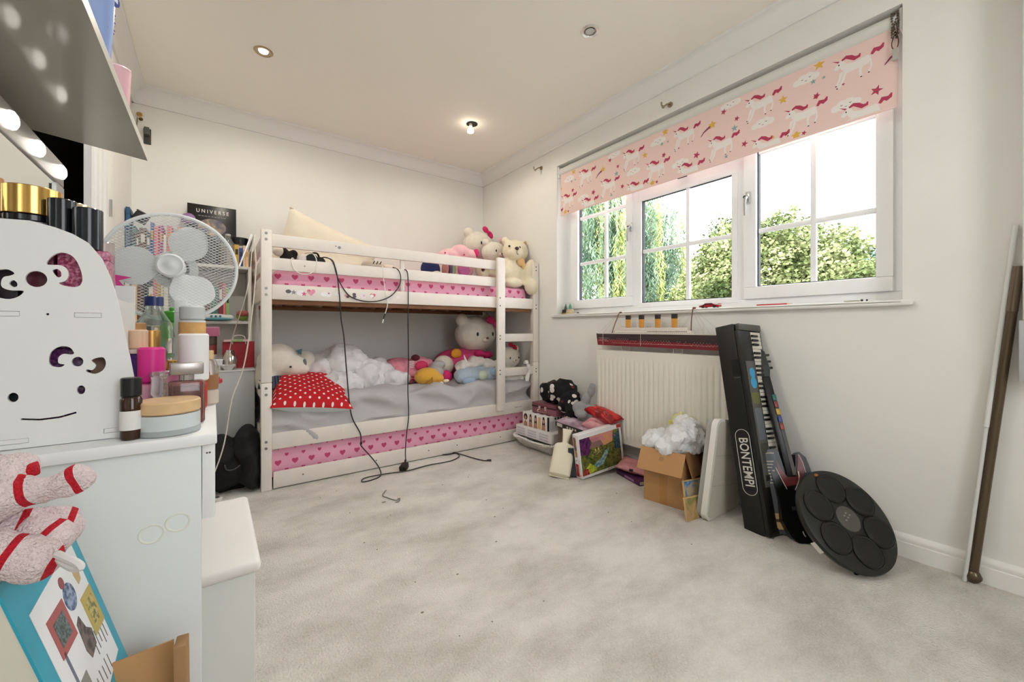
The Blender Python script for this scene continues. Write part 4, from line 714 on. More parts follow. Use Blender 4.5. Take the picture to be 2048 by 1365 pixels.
pot('lilac_bottle', 'lilac cone-shaped bottle behind the amber perfume', 'bottle', -.02, 1.05, .7505, [('bottle', cylp(.014, 0, .075, .003), mat('d8cfe0', .3)), ('cap', [(0, .0752), (.0125, .0752), (.006, .108), (0, .109)], mat('b79acb', .4))], 20)
wb = thing('water_bottle', 'clear plastic water bottle with dark blue cap', 'bottle', (-.098, 1.125, .7505))
part('bottle', B().lathe([(0, .004), (.022, 0), (.033, .006), (.034, .05), (.031, .058), (.034, .066), (.031, .076), (.034, .084), (.030, .10), (.031, .115), (.034, .125), (.030, .15), (.014, .178), (.0135, .188), (.0125, .188), (.013, .177), (.029, .149), (.0325, .12), (.0325, .01)], n=28), gl('e2ecea', .03, .96), wb)
part('cap', B().lathe([(0, .1885), (.0155, .1885), (.0155, .206), (.014, .2075), (0, .2075)], n=28), mat('1d2f66', .35), wb)
pot('drinks_flask', 'bright green plastic flask behind the clear water bottle', 'flask', -.075, 1.235, .7505, [('flask', [(0, 0), (.026, 0), (.029, .005), (.029, .125), (.022, .148), (.014, .155), (0, .155)], mat('74b53f', .35)), ('cap', cylp(.0165, .1555, .182, .003), mat('4fa63a', .35)), ('spout', cylp(.006, .1822, .19, .001), mat('63b54c', .35))])
carton('pink_ribbed_box', 'rose pink ribbed box on top of the brown jar on the grey cabinet', 'box', -.065, .035, 3.06, 3.13, .847, .905, mat('b0607a', .5), stripes('rib', 'b56f87', 'd69ab0', .008, .5))
sp_ = thing('paper_star', 'magenta paper star hanging in front of the fan guard', 'decoration', (-.176, 1.262, 1.003))
part('star', B(frame((-.176, 1.262, 1.003), (.94, .34, 0), (0, .1, 1))).prism([(-.022, .022), (-.004, .010), (.028, .006), (.006, -.003), (.020, -.022), (-.002, -.014), (-.024, -.022)], -.0008, .0008), mat('c2277f', .6), sp_, world=True)
part('string', B().tube([(-.19, 1.262, 1.018), (-.193, 1.268, 1.05), (-.19, 1.275, 1.08)], .0008, 5), mat('b9b4b0', .6), sp_, world=True)

# fan -------------------------------------------------------------------------
fan = thing('desk_fan', 'white desk fan with three blades behind a mesh guard on the dressing table', 'fan', (-.079, 1.345, .7505))
fw = mat('e3e5e5', .4); fc_ = V((-.079, 1.30, 1.042)); FMX = frame(fc_, (.997, .08, 0), (.02, -.03, 1)); FI = lambda x, y, z: (x, y, z)   # local z faces away from the room? -> flipped below
FMX = frame(fc_, (.995, -.06, -.03), (.03, .03, 1))                 # x right, y up, z = toward the viewer side
if (FMX.to_3x3() @ V((0, 0, 1))).y > 0: FMX = FMX @ Matrix.Rotation(PI, 4, 'Y')
R0 = .130
part('guard_rim', B(FMX).tube([(R0 * math.cos(2 * PI * i / 64), R0 * math.sin(2 * PI * i / 64), 0) for i in range(65)], .0042, 8, caps=False), fw, fan, world=True)
def dome(r, s): return s * (.030 * (1 - (r / R0) ** 2) ** .6 + .002)
for s, nm in ((1, 'front_guard'), (-1, 'rear_guard')):
    b = B(FMX); sp = .0062
    for ang in (.52, -.52):
        ca, sa = math.cos(ang), math.sin(ang)
        for k in range(-20, 21):
            o_ = k * sp; h_ = R0 * R0 - o_ * o_
            if h_ <= 1e-5: continue
            h_ = math.sqrt(h_); pts = []
            for i in range(11):
                q_ = -h_ + 2 * h_ * i / 10; pts.append((q_ * ca - o_ * sa, q_ * sa + o_ * ca, dome(min(R0, math.hypot(q_, o_)), s)))
            b.tube(pts, .00045, 3, caps=False)
    part(nm, b, fw, fan, world=True, kind='stuff')
b = B(FMX @ Matrix.Translation((0, 0, .030))).lathe([(.027, 0), (.028, .003), (.024, .006), (.021, .004), (.010, .005), (.006, .008), (0, .009)], n=28); part('hub_cap', b, fw, fan, world=True)
for a0 in (60, 178, -58):
    def bl_(u, v, a0=a0):
        r = .022 + .090 * u; w = .16 + .66 * math.sin(PI * min(1, .10 + u * .80)) ** .8 * (1 - .12 * u); a = math.radians(a0) + (v - .5) * 2 * w * .85 + .12 * u
        rr = r * (1 - .10 * (abs(v - .5) * 2) ** 3); return (rr * math.cos(a), rr * math.sin(a), (v - .5) * -.028 * (.4 + u))
    b = B(FMX); b.grid(bl_, 12, 14); b.grid(lambda u, v: tuple(V(bl_(u, v)) + V((0, 0, -.0018))), 12, 14); part('blade', b, mat('eef0f0', .35), fan, world=True)
part('spinner', B(FMX).cyl((0, 0, -.012), (0, 0, .014), .026, .022, 24), fw, fan, world=True)
part('motor_housing', B(FMX).lathe([(0, -.09), (.03, -.088), (.045, -.07), (.048, -.036), (.03, -.034)], n=28), fw, fan, world=True)
part('stem', B().cyl((-.079, 1.36, .76), (-.079, 1.355, 1.03), .012, n=14), fw, fan, world=True); part('base', B().lathe([(0, 0), (.075, 0), (.077, .008), (.05, .018), (.014, .03), (0, .03)], n=32), fw, fan)

# bookcase in the corner ------------------------------------------------------
bc = thing('bookcase', 'white bookcase in the wall corner behind the fan', 'bookcase', (-.1, 3.2, 0)); bw = mat('ddd8cf', .5)
for x in (-.405, .19): part('side_panel', B().box(x, x + .018, 3.2, 3.455, 0, 1.302, .001), bw, bc, world=True)
for z in (.03, .62, .925, 1.284): part('shelf', B().box(-.3865, .1895, 3.202, 3.455, z, z + .018, .001), bw, bc, world=True)
part('back_board', B().box(-.387, .19, 3.4555, 3.459, .03, 1.302), bw, bc, world=True)
HN = {'2d4f8f': 'blue', '1b1b1e': 'black', 'c9a24a': 'mustard', 'e6e1d6': 'white', '7d2430': 'maroon', '3f6f6b': 'teal', 'd7797f': 'coral', 'a84a86': 'magenta', '59606a': 'slate', 'd28a4e': 'orange', '8fb06a': 'leaf green', 'c9b9d6': 'lilac', 'efc9a0': 'peach', '6b4a36': 'brown'}
ORD = ['first', 'second', 'third', 'fourth', 'fifth', 'sixth', 'seventh', 'eighth', 'ninth', 'tenth', 'eleventh', 'twelfth', 'thirteenth', 'fourteenth', 'fifteenth', 'sixteenth', 'seventeenth', 'eighteenth', 'nineteenth', 'twentieth', 'last but one', 'last']
def books(x, x1, y, z, hmin, hmax, where, seed, lean=0):
    rnd = random.Random(seed); k = 0; ks = list(HN)
    while x < x1 - .01 and k < 22:
        w = rnd.uniform(.012, .03); h = rnd.uniform(hmin, hmax); c = rnd.choice(ks); d = rnd.uniform(.12, .16)
        t = thing('book', f'{ORD[k]} book from the wall corner {where}, {HN[c]} spine', 'book', (x + w / 2, y, z), group='books ' + where)
        b = B().box(-w / 2, -w / 2 + .0015, 0, d, 0, h).box(w / 2 - .0015, w / 2, 0, d, 0, h).box(-w / 2 + .0016, w / 2 - .0016, 0, .0018, 0, h)
        part('cover', b, mat(c, .5), t); part('pages', B().box(-w / 2 + .0017, w / 2 - .0017, .002, d - .003, .003, h - .003), mat('e9e2d0', .8), t)
        if rnd.random() < .6: part('spine_label', B().box(-w * .3, w * .3, -.0006, -.0001, h * .55, h * .8), mat(rnd.choice(['e6e1d6', 'c9a24a', '1b1b1e']), .5), t)
        x += w + .0015; k += 1
books(-.38, -.15, 3.24, 1.3025, .15, .23, 'atop the bookcase', 3); books(-.38, .19, 3.23, .9435, .19, .28, 'on the bookcase shelf', 5)
books(.075, .19, 3.24, 1.3025, .12, .155, 'beside the leaning folders', 9)
pot('black_tin', 'round black tin lying on the short books on the bookcase', 'tin', .15, 3.29, 1.4585, [('tin', cylp(.045, 0, .03), mat('141414', .3)), ('lid', cylp(.0462, .0302, .042), mat('1b1b1b', .3))])
sc_ = mat('2f5378', .5)
carton('blue_book_box', 'tall blue box at the wall corner on top of the bookcase', 'box', -.405, -.387, 3.22, 3.36, 1.303, 1.60, sc_, sc_); t = thing('dark_camera_case', 'dark camera-like case leaning on books by the wall corner', 'case', (-.36, 3.28, 1.535)); part('case', B(Matrix.Rotation(.5, 4, 'Y')).box(-.03, .03, -.03, .05, 0, .05, .006), mat('2a2729', .6), t); part('flap', B(Matrix.Rotation(.5, 4, 'Y')).box(-.031, .031, -.032, .052, .0502, .06, .004), mat('4a4648', .6), t)
pot('lilac_ball', 'lilac ball half hidden behind the big black atlas', 'ball', -.125, 3.40, 1.57, [('ball', [(.04 * math.sin(PI * i / 12), .04 - .04 * math.cos(PI * i / 12)) for i in range(13)], mat('9a7ca6', .6)), ('band', [(.0402, .036), (.041, .04), (.0402, .044)], mat('8a6c98', .6))])
un = thing('atlas_book', 'large black space atlas with planet cover standing on the bookcase', 'book', (0, 3.36, 1.3025), (-.08, 0, .02))
part('cover', B().box(-.132, .132, 0, .004, 0, .415, .001).box(-.132, .132, .022, .026, 0, .415, .001).box(-.132, -.128, .0045, .0215, 0, .415), mat('151314', .3), un); part('pages', B().box(-.1275, .129, .0045, .0215, .004, .41), mat('e9e2d0', .8), un)
UM = Matrix(((1, 0, 0, 0), (0, 0, -1, -.0006), (0, 1, 0, 0), (0, 0, 0, 1)))
text('title', 'U N I V E R S E', .034, mat('dcd8d2', .5), un, UM @ Matrix.Translation((.002, .372, 0)), bold=.0004, sx=.82)
for k in range(9): part('subtitle_mark', B(UM).prism([(-.075 + .017 * k, .338), (-.062 + .017 * k, .338), (-.062 + .017 * k, .342), (-.075 + .017 * k, .342)], 0, .0004), mat('8f8a82', .5), un)
part('planet', B(UM).prism(oval((.0, .27), .075, .055, 40), 0, .0006), ramp_mat('planet', [(.35, '3d3f52'), (.5, '7c6a58'), (.62, 'c09a66'), (.7, 'd9bd8c')], 16, .4, 4, .6), un)
pot('plastic_bottle', 'clear ribbed plastic bottle standing before the black atlas', 'bottle', .082, 3.27, 1.3025, [('bottle', [(0, 0), (.044, 0), (.046, .03), (.043, .04), (.046, .05), (.043, .06), (.046, .07), (.046, .12), (.035, .155), (.016, .185), (.015, .20)], gl('c9ccca', .05, .8)), ('cap', cylp(.016, .2005, .213), gl('d9d9d2', .2, .4))])
for k, (dx, l) in enumerate(((0, 'silver edged black folder leaning on the bookcase end'), (.018, 'slim black folder leaning behind the silver edged folder'))):
    t = thing('folder', l, 'folder', (.142 + dx, 3.235 + .02 * k, 1.303), (0, .30, 0), group='folders on the bookcase end')
    part('folder', B().box(-.004, .004, 0, .16, 0, .235, .001), mat('19191b', .4), t); part('edge_strip', B().box(-.0045, .0045, -.003, -.0002, 0, .235), mat('b9b9b5', .25, .8) if k == 0 else mat('4a4a4c', .4), t)
t = thing('fish_plush', 'white and teal fish plush lying before books on the upper shelf', 'toy', (.02, 3.17, .9435)); part('body', lumps([((.02, 3.20, .967), (.075, .028, .022)), ((.085, 3.205, .965), (.03, .026, .02))], .005), mat('d5d6d2', .9), t, world=True); part('belly', lumps([((.03, 3.186, .955), (.075, .026, .010))], .004), mat('5f97a0', .9), t, world=True)
for k in range(3): part('spot', B().ell((-.005 + .022 * k, 3.172, .972), (.007, .004, .007)), mat('4b7f93', .8), t, world=True)
t = thing('melon_plush', 'small round watermelon plush on the upper shelf end', 'toy', (.16, 3.2, .9435)); part('rind', lumps([((.158, 3.205, .978), (.036, .03, .034))], .005), mat('7f9a45', .9), t, world=True); part('flesh', B().ell((.158, 3.19, .992), (.034, .026, .022)), mat('a85a55', .9), t, world=True)
gc = thing('storage_cabinet', 'light grey storage cabinet on the floor in front of the bookcase', 'cabinet', (0, 2.95, 0)); gm = mat('b4b5b2', .4)
part('body', B().box(-.25, .209, 2.968, 3.19, .01, .636, .002), gm, gc, world=True); part('door', B().box(-.25, .209, 2.95, 2.9675, .012, .636, .002), gm, gc, world=True); part('top', B().box(-.255, .212, 2.946, 3.192, .6365, .646, .001), mat('cfcfcb', .4), gc, world=True); part('knob', B().cyl((-.2, 2.95, .4), (-.2, 2.935, .4), .012), CHROME, gc, world=True)
t = thing('red_bag', 'dark red gift bag standing on the grey cabinet', 'bag', (.13, 3.12, .6465)); part('bag', B().prism([(-.08, -.03), (.085, -.03), (.085, .03), (-.08, .03)], 0, .165), mat('9c1a25', .5), t); part('gusset', B().box(.0855, .087, -.028, .028, 0, .165), mat('86141e', .5), t); part('handle', B().tube([(-.03, -.031, .15), (-.02, -.034, .2), (.03, -.034, .2), (.04, -.031, .15)], .003, 6, 4), mat('d9cfc6', .5), t)
t = thing('gift_bow', 'green and white patterned card resting on the red bag', 'card', (.125, 3.08, .812)); t['label'] = 'pink and green patterned card resting on the red bag'; t.name = 'patterned_card'; part('card', B().box(-.07, .055, -.012, .012, 0, .014, .002), mat('d9b0b4', .5), t); part('motif', B().prism(oval((.0, 0), .03, .0115), .0142, .0148).box(-.03, .03, -.0128, -.0121, .001, .013), mat('8fae6c', .5), t)
pot('silver_vase', 'shiny silver vase on the grey cabinet before the red bag', 'vase', .085, 3.03, .6465, [('vase', [(0, 0), (.030, 0), (.036, .02), (.040, .05), (.032, .09), (.022, .112), (.019, .112), (.018, .1)], mat('cfc8bf', .12, .95)), ('rim', [(.0185, .112), (.0225, .1125), (.023, .116), (.0185, .116)], CHROME)])
pot('white_bowl', 'small white bowl on the grey cabinet edge', 'bowl', .075, 2.975, .6465, [('bowl', [(0, 0), (.018, 0), (.034, .022), (.040, .03), (.037, .031), (.03, .022), (0, .006)], mat('e6e4e0', .3)), ('foot_ring', [(.014, 0), (.019, 0), (.018, .004)], mat('e6e4e0', .3))])
pot('white_tub', 'white plastic tub beside the silver vase', 'tub', .02, 3.0, .6465, [('tub', [(0, 0), (.026, 0), (.031, .06), (.029, .06), (.024, .004)], mat('dcdfe2', .4)), ('rim', [(.03, .058), (.033, .06), (.03, .063), (.028, .06)], mat('e6e8ea', .4))])
pot('brown_jar', 'brown jar with pale label at the cabinet back', 'jar', -.01, 3.1, .6465, [('jar', cylp(.032, 0, .15), mat('7a2f2a', .3)), ('label', [(.0322, .06), (.0325, .06), (.0325, .09), (.0322, .09)], mat('d5cfc7', .5)), ('lid', cylp(.033, .1502, .2), mat('4d3a30', .4))])
t = thing('red_lid', 'red plastic lid lying on the far table edge', 'lid', (.003, 1.30, .7505)); part('lid_disc', B().lathe(cylp(.018, 0, .012, .002), n=20, sx=1), mat('b01e2a', .4), t); part('grip', B().box(-.012, .012, -.003, .003, .0122, .017), mat('b01e2a', .4), t)  # loose red lid with a grip on top
t = thing('black_bag', 'slumped black fabric bag on the floor between cabinet and bunk bed', 'bag', (.1, 2.75, 0))
part('bag', rough_up(lumps([((.08, 2.77, .13), (.14, .12, .13)), ((.15, 2.72, .22), (.06, .09, .13)), ((.03, 2.74, .20), (.10, .10, .10)), ((.17, 2.68, .12), (.045, .07, .12))], .010), .03, 10, 2, True), mat('0e0e10', .8), t, world=True); part('strap', B().tube([(.05, 2.64, .18), (.06, 2.62, .15), (.09, 2.62, .145), (.12, 2.63, .16)], .004, 6, 4), mat('3a3a3c', .6), t, world=True)
pot('white_plug', 'small white plug adaptor on the carpet beside the black bag', 'plug', .02, 2.60, 0, [('base', cylp(.022, 0, .02, .003), mat('d9d6d0', .4)), ('socket', cylp(.010, .0202, .024), mat('55524e', .5))])
solo('white_cable', B().tube([(.185, 2.6, 1.40), (.176, 2.52, 1.36), (.182, 2.5, 1.2), (.163, 2.5, .955), (.13, 2.5, .705), (.079, 2.5, .536), (.046, 2.5, .312), (.0, 2.5, .16), (-.05, 2.48, .06), (-.1, 2.45, .006)], .0032, 6, 6), mat('d8d0bf', .5), 'long cream cable hanging from the bed corner past the grey cabinet', 'cable', org=(.1, 2.5, 0))
solo('white_cable', B().tube([(.188, 2.61, 1.39), (.173, 2.55, 1.36), (.16, 2.55, 1.2), (.142, 2.56, 1.071), (.11, 2.7, .93), (.09, 2.86, .83), (.075, 2.93, .72), (.07, 2.945, .65)], .0026, 6, 6), mat('d8d0bf', .5), 'shorter cream cable running from bed corner down to the vase', 'cable', org=(.1, 2.6, .9))
t = thing('wall_bracket', 'dark angled bracket on the back wall near the ceiling corner', 'bracket', (-.335, YB, 2.12)); part('plate', B().box(-.018, .018, -.006, 0, -.05, .05, .002), mat('3b3a36', .5), t); part('arm', B().prism([(-.012, -.045), (.012, -.045), (.012, -.006), (-.012, -.006)], .0, .045), mat('57564f', .5), t)
t = thing('curtain_bracket', 'brass hook on the back wall beside the dark angled bracket', 'bracket', (-.372, YB, 2.25)); part('plate', B().cyl((0, 0, 0), (0, -.006, 0), .014), gold, t); part('hook', B().tube([(0, -.006, 0), (0, -.04, -.01), (.006, -.05, -.03), (.01, -.04, -.04)], .006, 8, 4), gold, t); part('tip', B().ell((.01, -.04, -.042), .011), mat('5a4120', .4), t); part('pull_chain', B().tube([(-.008, -.02, -.03), (-.012, -.02, -.09)], .003, 6), mat('857c6a', .4), t)

# boxes and towel in the near corner -------------------------------------------
A_, Bq, D_ = V((-.133, .656, .69)), V((-.079, .6675, .487)), V((-.141, .513, .680))
tb = thing('game_box', 'turquoise game box with white picture panel leaning by the table end', 'game box', tuple(A_)); w_, l_ = (D_ - A_).length, (Bq - A_).length
TM = frame(A_, Bq - A_, D_ - A_)
nz = TM.to_3x3() @ V((0, 0, 1))
if nz.dot(V((0, 0, .89)) - A_) < 0: sgz = -1
else: sgz = 1
teal = mat('2b9fb6', .35); crm = mat('d8d2c2', .6)
def tp(name, poly, z0, z1, m, kind=None): part(name, B(TM).prism(poly, sgz * z0, sgz * z1), m, tb, world=True, kind=kind, smooth=False)
part('lid', B(TM).box(0, l_, 0, w_, sgz * -.002, 0), teal, tb, world=True); part('sides', B(TM).box(.0008, l_ - .0008, .0008, w_ - .0008, sgz * -.075, sgz * -.0021), crm, tb, world=True, label='cream box sides'); part('tray_edge', B(TM).box(.0, l_, w_ - .0005, w_ + .0008, sgz * -.074, sgz * -.06), mat('b9b19d', .6), tb, world=True)
u_ = lambda a: a * l_; v_ = lambda a: a * w_
tp('white_panel', [(u_(.16), v_(.10)), (u_(.84), v_(.10)), (u_(.92), v_(.86)), (u_(.20), v_(.86))], .0001, .0004, mat('e9e9ea', .4))
def pic(name, cx, cy, pts, m, zz=.0008): tp(name, [(u_(cx + a), v_(cy + b)) for a, b in pts], .0004, zz, m)
sq = lambda a, b, k=0: [(-a, -b + k), (a, -b), (a, b), (-a, b - k)]
pic('red_puzzle', .40, .63, sq(.10, .13), mat('a85a56', .5)); pic('red_puzzle_inner', .40, .63, sq(.06, .08), ramp_mat('puz1', [(.4, '33403f'), (.6, '6d7a78')], 300, .5), .001)
pic('yellow_board', .52, .20, sq(.11, .10), mat('bda75a', .5)); pic('yellow_board_inner', .52, .20, sq(.07, .06), ramp_mat('puz2', [(.45, 'c7b468'), (.6, '6f6b3e')], 200, .5), .001)
pic('blue_disc', .34, .40, [(.07 * math.cos(a), .085 * math.sin(a)) for a in [2 * PI * i / 20 for i in range(20)]], ramp_mat('puz3', [(.4, '32486f'), (.6, '9aa7c0')], 160, .5)); pic('red_token', .25, .43, [(.03 * math.cos(a), .035 * math.sin(a)) for a in [2 * PI * i / 12 for i in range(12)]], mat('8f4a4a', .5))
pic('tan_figure', .27, .20, [(-.06, -.04), (.0, -.05), (.07, -.02), (.08, .03), (.02, .05), (-.05, .03)], mat('c4a878', .5)); pic('brown_figure', .57, .42, [(-.12, -.01), (-.04, -.04), (.0, -.1), (.08, -.08), (.1, .04), (.04, .07), (-.1, .05)], ramp_mat('puz4', [(.4, '463a36'), (.6, '776761')], 160, .5))
pic('grey_card', .72, .68, sq(.06, .09), mat('8d8c86', .6)); pic('card_stalk', .57, .72, [(-.09, -.012), (.1, -.012), (.1, .012), (-.09, .012)], mat('6d6f86', .5))
for k in range(5): pic('text_line', .66 + .004 * k, .36 - .05 * k, [(-.07, -.004), (.05 - .015 * (k % 3), -.004), (.05 - .015 * (k % 3), .004), (-.07, .004)], mat('77797a', .6), .0007)
for k in range(6): pic('text_line', .80 + .01 * (k % 2), .58 - .06 * k, [(-.05, -.004), (.05 - .02 * (k % 2), -.004), (.05 - .02 * (k % 2), .004), (-.05, .004)], mat('77797a', .6), .0007)
cbm = mat('b98d5e', .8, mott=.06, ms=10); cbd = mat('a27c55', .8)
cb2 = thing('cardboard_box', 'tall brown cardboard box under the turquoise game box', 'box', (-.16, .55, 0))
b = B()
for x0, x1, y0, y1 in ((-.30, -.296, .43, .66), (-.029, -.025, .43, .66), (-.2955, -.0295, .43, .434), (-.2955, -.0295, .656, .66)): b.box(x0, x1, y0, y1, 0, .455)
b.box(-.2955, -.0295, .4345, .6555, 0, .004); part('carton', b, cbm, cb2, world=True)
part('flap', B(frame((-.027, .595, .456), (.1, 1, 0), (0, .12, 1))).box(-.018, .004, 0, .085, -.005, .006, .001), cbd, cb2, world=True); part('flap', B(frame((-.09, .61, .456), (1, .1, 0), (0, .3, 1))).box(-.05, .055, 0, .065, -.002, .002), cbm, cb2, world=True)
part('flap', B(frame((-.118, .668, .456), (1, 0, 0), (.05, .05, 1))).box(-.05, .012, 0, .10, -.002, .002), mat('8f6b42', .8), cb2, world=True)
tw = stripes('towel_stripes', 'e6d3d3', 'c21226', .030, .17, 0, .95); nt = tw.node_tree; n_ = nt.nodes.new('ShaderNodeTexNoise'); n_.inputs['Scale'].default_value = 380; bp = nt.nodes.new('ShaderNodeBump'); bp.inputs['Strength'].default_value = 1; bp.inputs['Distance'].default_value = .005; t_ = nt.nodes.new('ShaderNodeTexCoord'); nt.links.new(t_.outputs['Object'], n_.inputs[0]); nt.links.new(n_.outputs[0], bp.inputs['Height']); nt.links.new(bp.outputs[0], nt.nodes['Principled BSDF'].inputs['Normal'])
to = thing('towel', 'white towel with red stripes bunched over the turquoise game box', 'towel', (-.16, .60, .68))
def fold(name, c, r, rot, seed, amp=.010):
    b = B(); b.ell((0, 0, 0), r, None, 48, 28); [setattr(v_, 'co', V((math.copysign(abs(v_.co.x / r[0]) ** .6 * r[0], v_.co.x), v_.co.y, math.copysign(abs(v_.co.z / r[2]) ** .8 * r[2], v_.co.z)))) for v_ in b.bm.verts]; rough_up(b, amp, 26, seed); rough_up(b, amp * .55, 55, seed + 3, True); o = part(name, b, tw, to); o.location = V(c) - V(to.location); o.rotation_euler = rot
fold('fold', (-.132, .543, .745), (.040, .014, .0155), (.5, -.25, -.12), 1, .010); fold('fold', (-.160, .562, .759), (.034, .02, .012), (.3, -.1, -.3), 2, .007)
fold('fold', (-.140, .525, .699), (.032, .015, .014), (.3, .42, -.10), 4, .007); fold('fold', (-.142, .562, .712), (.036, .016, .018), (.2, .30, .1), 7, .010); fold('fold', (-.122, .545, .705), (.018, .012, .011), (.2, .6, -.3), 9, .006)
b = B().tube([(-.118, .530, .697), (-.108, .516, .692), (-.096, .501, .687), (-.090, .495, .688), (-.094, .499, .692), (-.108, .514, .697)], .003, 6, 4); part('hanging_loop', b, mat('dcd9d6', .7), to, world=True)
# ================================================================ UNDER THE WINDOW
def frame2(o, y, xh):
    y = V(y).normalized(); x = V(xh); x = (x - y * x.dot(y)).normalized(); return frame(o, x, y)
def lmat(t): return wm(t)
# model ship on the radiator ------------------------------------------------
ship = thing('model_ship', 'card model ocean liner with four orange funnels on the radiator shelf', 'model ship', (2.115, 1.44, .753))
def hull(u, v, k=0):
    y = 1.895 - .90 * u; w = .026 * min(1, (u / .18) ** .6 if u > 0 else 0, ((1 - u) / .10) ** .5 if u < 1 else 0); z0 = .784 - .005 * u; z1 = .8615 - .004 * u
    a = v * 2 - 1; zz = z0 + (z1 - z0) * abs(a); ww = w * min(1, .35 + abs(a) * 1.1); return (2.115 + ww * (1 if a > 0 else -1), y + (.012 * abs(a) if u == 0 else 0), zz)
hm_ = newmat('hull_paint'); n = N(hm_); zc, yc = axes(n, 2, 1)
two(n, '3b2b2c', '8e2430', n.m('LESS_THAN', n.m('ADD', zc, n.m('MULTIPLY', n.m('SUBTRACT', yc, 0), -.02)), .064), .5)
part('hull', B().grid(hull, 40, 20), hm_, ship, world=True)
pb_ = B(); q = random.Random(4)
for r in range(3):
    for k in range(50):
        y = 1.86 - .84 * (k + .5 * (r % 2)) / 50; u = (1.895 - y) / .9
        if q.random() < .75: pb_.box(2.0865, 2.0885 if u > .12 else 2.1, y - .0012, y + .0012, .832 - .009 * r - .02 * u, .8345 - .009 * r - .02 * u)
part('porthole', pb_, mat('c9b9b3', .5), ship, world=True, kind='stuff')
cream = mat('e6ded2', .5)
part('deck', B(Matrix.Translation((2.115, 0, 0))).prism([(-.001, 1.9), (-.018, 1.84), (-.027, 1.74), (-.027, 1.1), (-.018, 1.02), (.018, 1.02), (.027, 1.1), (.027, 1.74), (.018, 1.84)], .860, .864), cream, ship, world=True) 
part('waterline_stripe', B().box(2.0872, 2.0885, 1.02, 1.75, .8010, .8022), mat('d9b9b3', .5), ship, world=True)
for y in (1.83, 1.53): part('hull_seam', B().box(2.0868 if y < 1.7 else 2.093, 2.0885 if y < 1.7 else 2.096, y, y + .0015, .79, .862), mat('d8c8c2', .5), ship, world=True)
part('superstructure', B().box(2.095, 2.135, 1.21, 1.73, .8642, .882, .001), cream, ship, world=True); part('upper_deck', B().box(2.099, 2.131, 1.235, 1.70, .8822, .899, .001), mat('e2d9cf', .5), ship, world=True)
wn_ = B()
for k in range(26): wn_.box(2.0943, 2.0949, 1.235 + .0098 * k, 1.2405 + .0098 * k, .874, .8785)
for k in range(40): wn_.box(2.0943, 2.0949, 1.22 + .0125 * k, 1.2235 + .0125 * k, .8665, .869)
part('window_row', wn_, mat('2c2a2c', .4), ship, world=True, kind='stuff')
rl = B()
for k in range(24): rl.box(2.0986, 2.0990, 1.24 + .019 * k, 1.2415 + .019 * k, .8995, .907)
rl.box(2.0986, 2.0990, 1.24, 1.69, .907, .9082); part('deck_railing', rl, mat('b9aca4', .5), ship, world=True, kind='stuff')
org_ = mat('d9993f', .5); fb = mat('2f2723', .5)
for y in (1.642, 1.543, 1.430, 1.322):
    f_ = part('funnel', B(frame((2.115, y, .899), (1, 0, 0), (0, 1, .0))).lathe([(.0165, 0), (.0175, .052)], (0, 0, 0), 20, .62, 1.05), org_, ship, world=True)
    part('funnel_top', B(frame((2.115, y, .899), (1, 0, 0), (0, 1, 0))).lathe([(.0178, .052), (.0182, .078), (.015, .078), (.0148, .06)], (0, 0, 0), 20, .62, 1.05), fb, f_, world=True)
brn = mat('7a4433', .6)
for y0, z0, y1, z1 in ((1.772, .864, 1.70, 1.0), (1.222, .864, 1.205, 1.008)):
    part('mast', B().tube([(2.115, y0, z0), (2.11, (y0 + y1) / 2 + .004, (z0 + z1) / 2), (2.105, y1, z1)], .0028, 6, 3), brn, ship, world=True); part('pennant', B().box(2.104, 2.106, y1 - .016, y1, z1 - .008, z1 + .002), mat('8b4a45', .6), ship, world=True)
rg = B()
for a, c in (((1.70, 1.0), (1.88, .868)), ((1.70, 1.0), (1.84, .866)), ((1.70, .98), (1.79, .864)), ((1.205, 1.005), (1.32, .92)), ((1.205, 1.0), (1.02, .842)), ((1.205, 1.0), (1.10, .845)), ((1.205, .98), (1.14, .85)), ((1.205, .99), (1.27, .90))): rg.tube([(2.11, a[0], a[1]), (2.112, c[0], c[1])], .0005, 4)
part('rigging', rg, mat('a89a90', .7), ship, world=True, kind='stuff'); part('crane', B().box(2.11, 2.114, 1.15, 1.153, .86, .91), cream, ship, world=True)
for y in (1.66, 1.30): part('stand', B().box(2.10, 2.13, y - .04, y + .04, .7525, .756).box(2.112, 2.118, y - .03, y - .027, .756, .786).box(2.112, 2.118, y + .027, y + .03, .756, .786), mat('b3aca2', .5), ship, world=True)

# keyboard standing on end ---------------------------------------------------
kb = thing('electronic_keyboard', 'black electronic keyboard standing on end against the wall beside the radiator', 'keyboard', (1.96, .78, 0))
KM = frame2((1.90, .745, .006), (.081, .173, .899), (.99, -.132, 0)); kblk = mat('161614', .4); kgry = mat('3a3936', .5)
kp = lambda n_, bb, m, **k: part(n_, bb, m, kb, world=True, **k)
kp('case', B(KM).box(0, .185, 0, .935, -.112, -.018, .004), kblk); kp('control_panel', B(KM).box(.001, .098, .001, .90, -.0179, 0, .003), kblk); kp('end_cheek', B(KM).box(.012, .184, .902, .934, -.0179, .002, .003), mat('55544e', .5)); kp('end_cheek', B(KM).box(.012, .184, .002, .03, -.0179, .002, .003), mat('232320', .5))
kp('front_lip', B(KM).box(.177, .1845, .031, .901, -.0179, -.004, .001), mat('2c2b28', .5))
wkm = B(KM).box(.0985, .176, 0, .0192, -.0178, -.002, .0012, 1); wk = mesh_obj('white_key', wkm, mat('e2ddd0', .3)); bkm = B(KM).box(.0985, .145, 0, .011, -.0018, .006, .002, 1); bk = mesh_obj('black_key', bkm, mat('141312', .3))
Ldir = KM.to_3x3() @ V((0, 1, 0)); first = True
inv = wm(kb).inverted()
wk.data.transform(inv); bk.data.transform(inv)
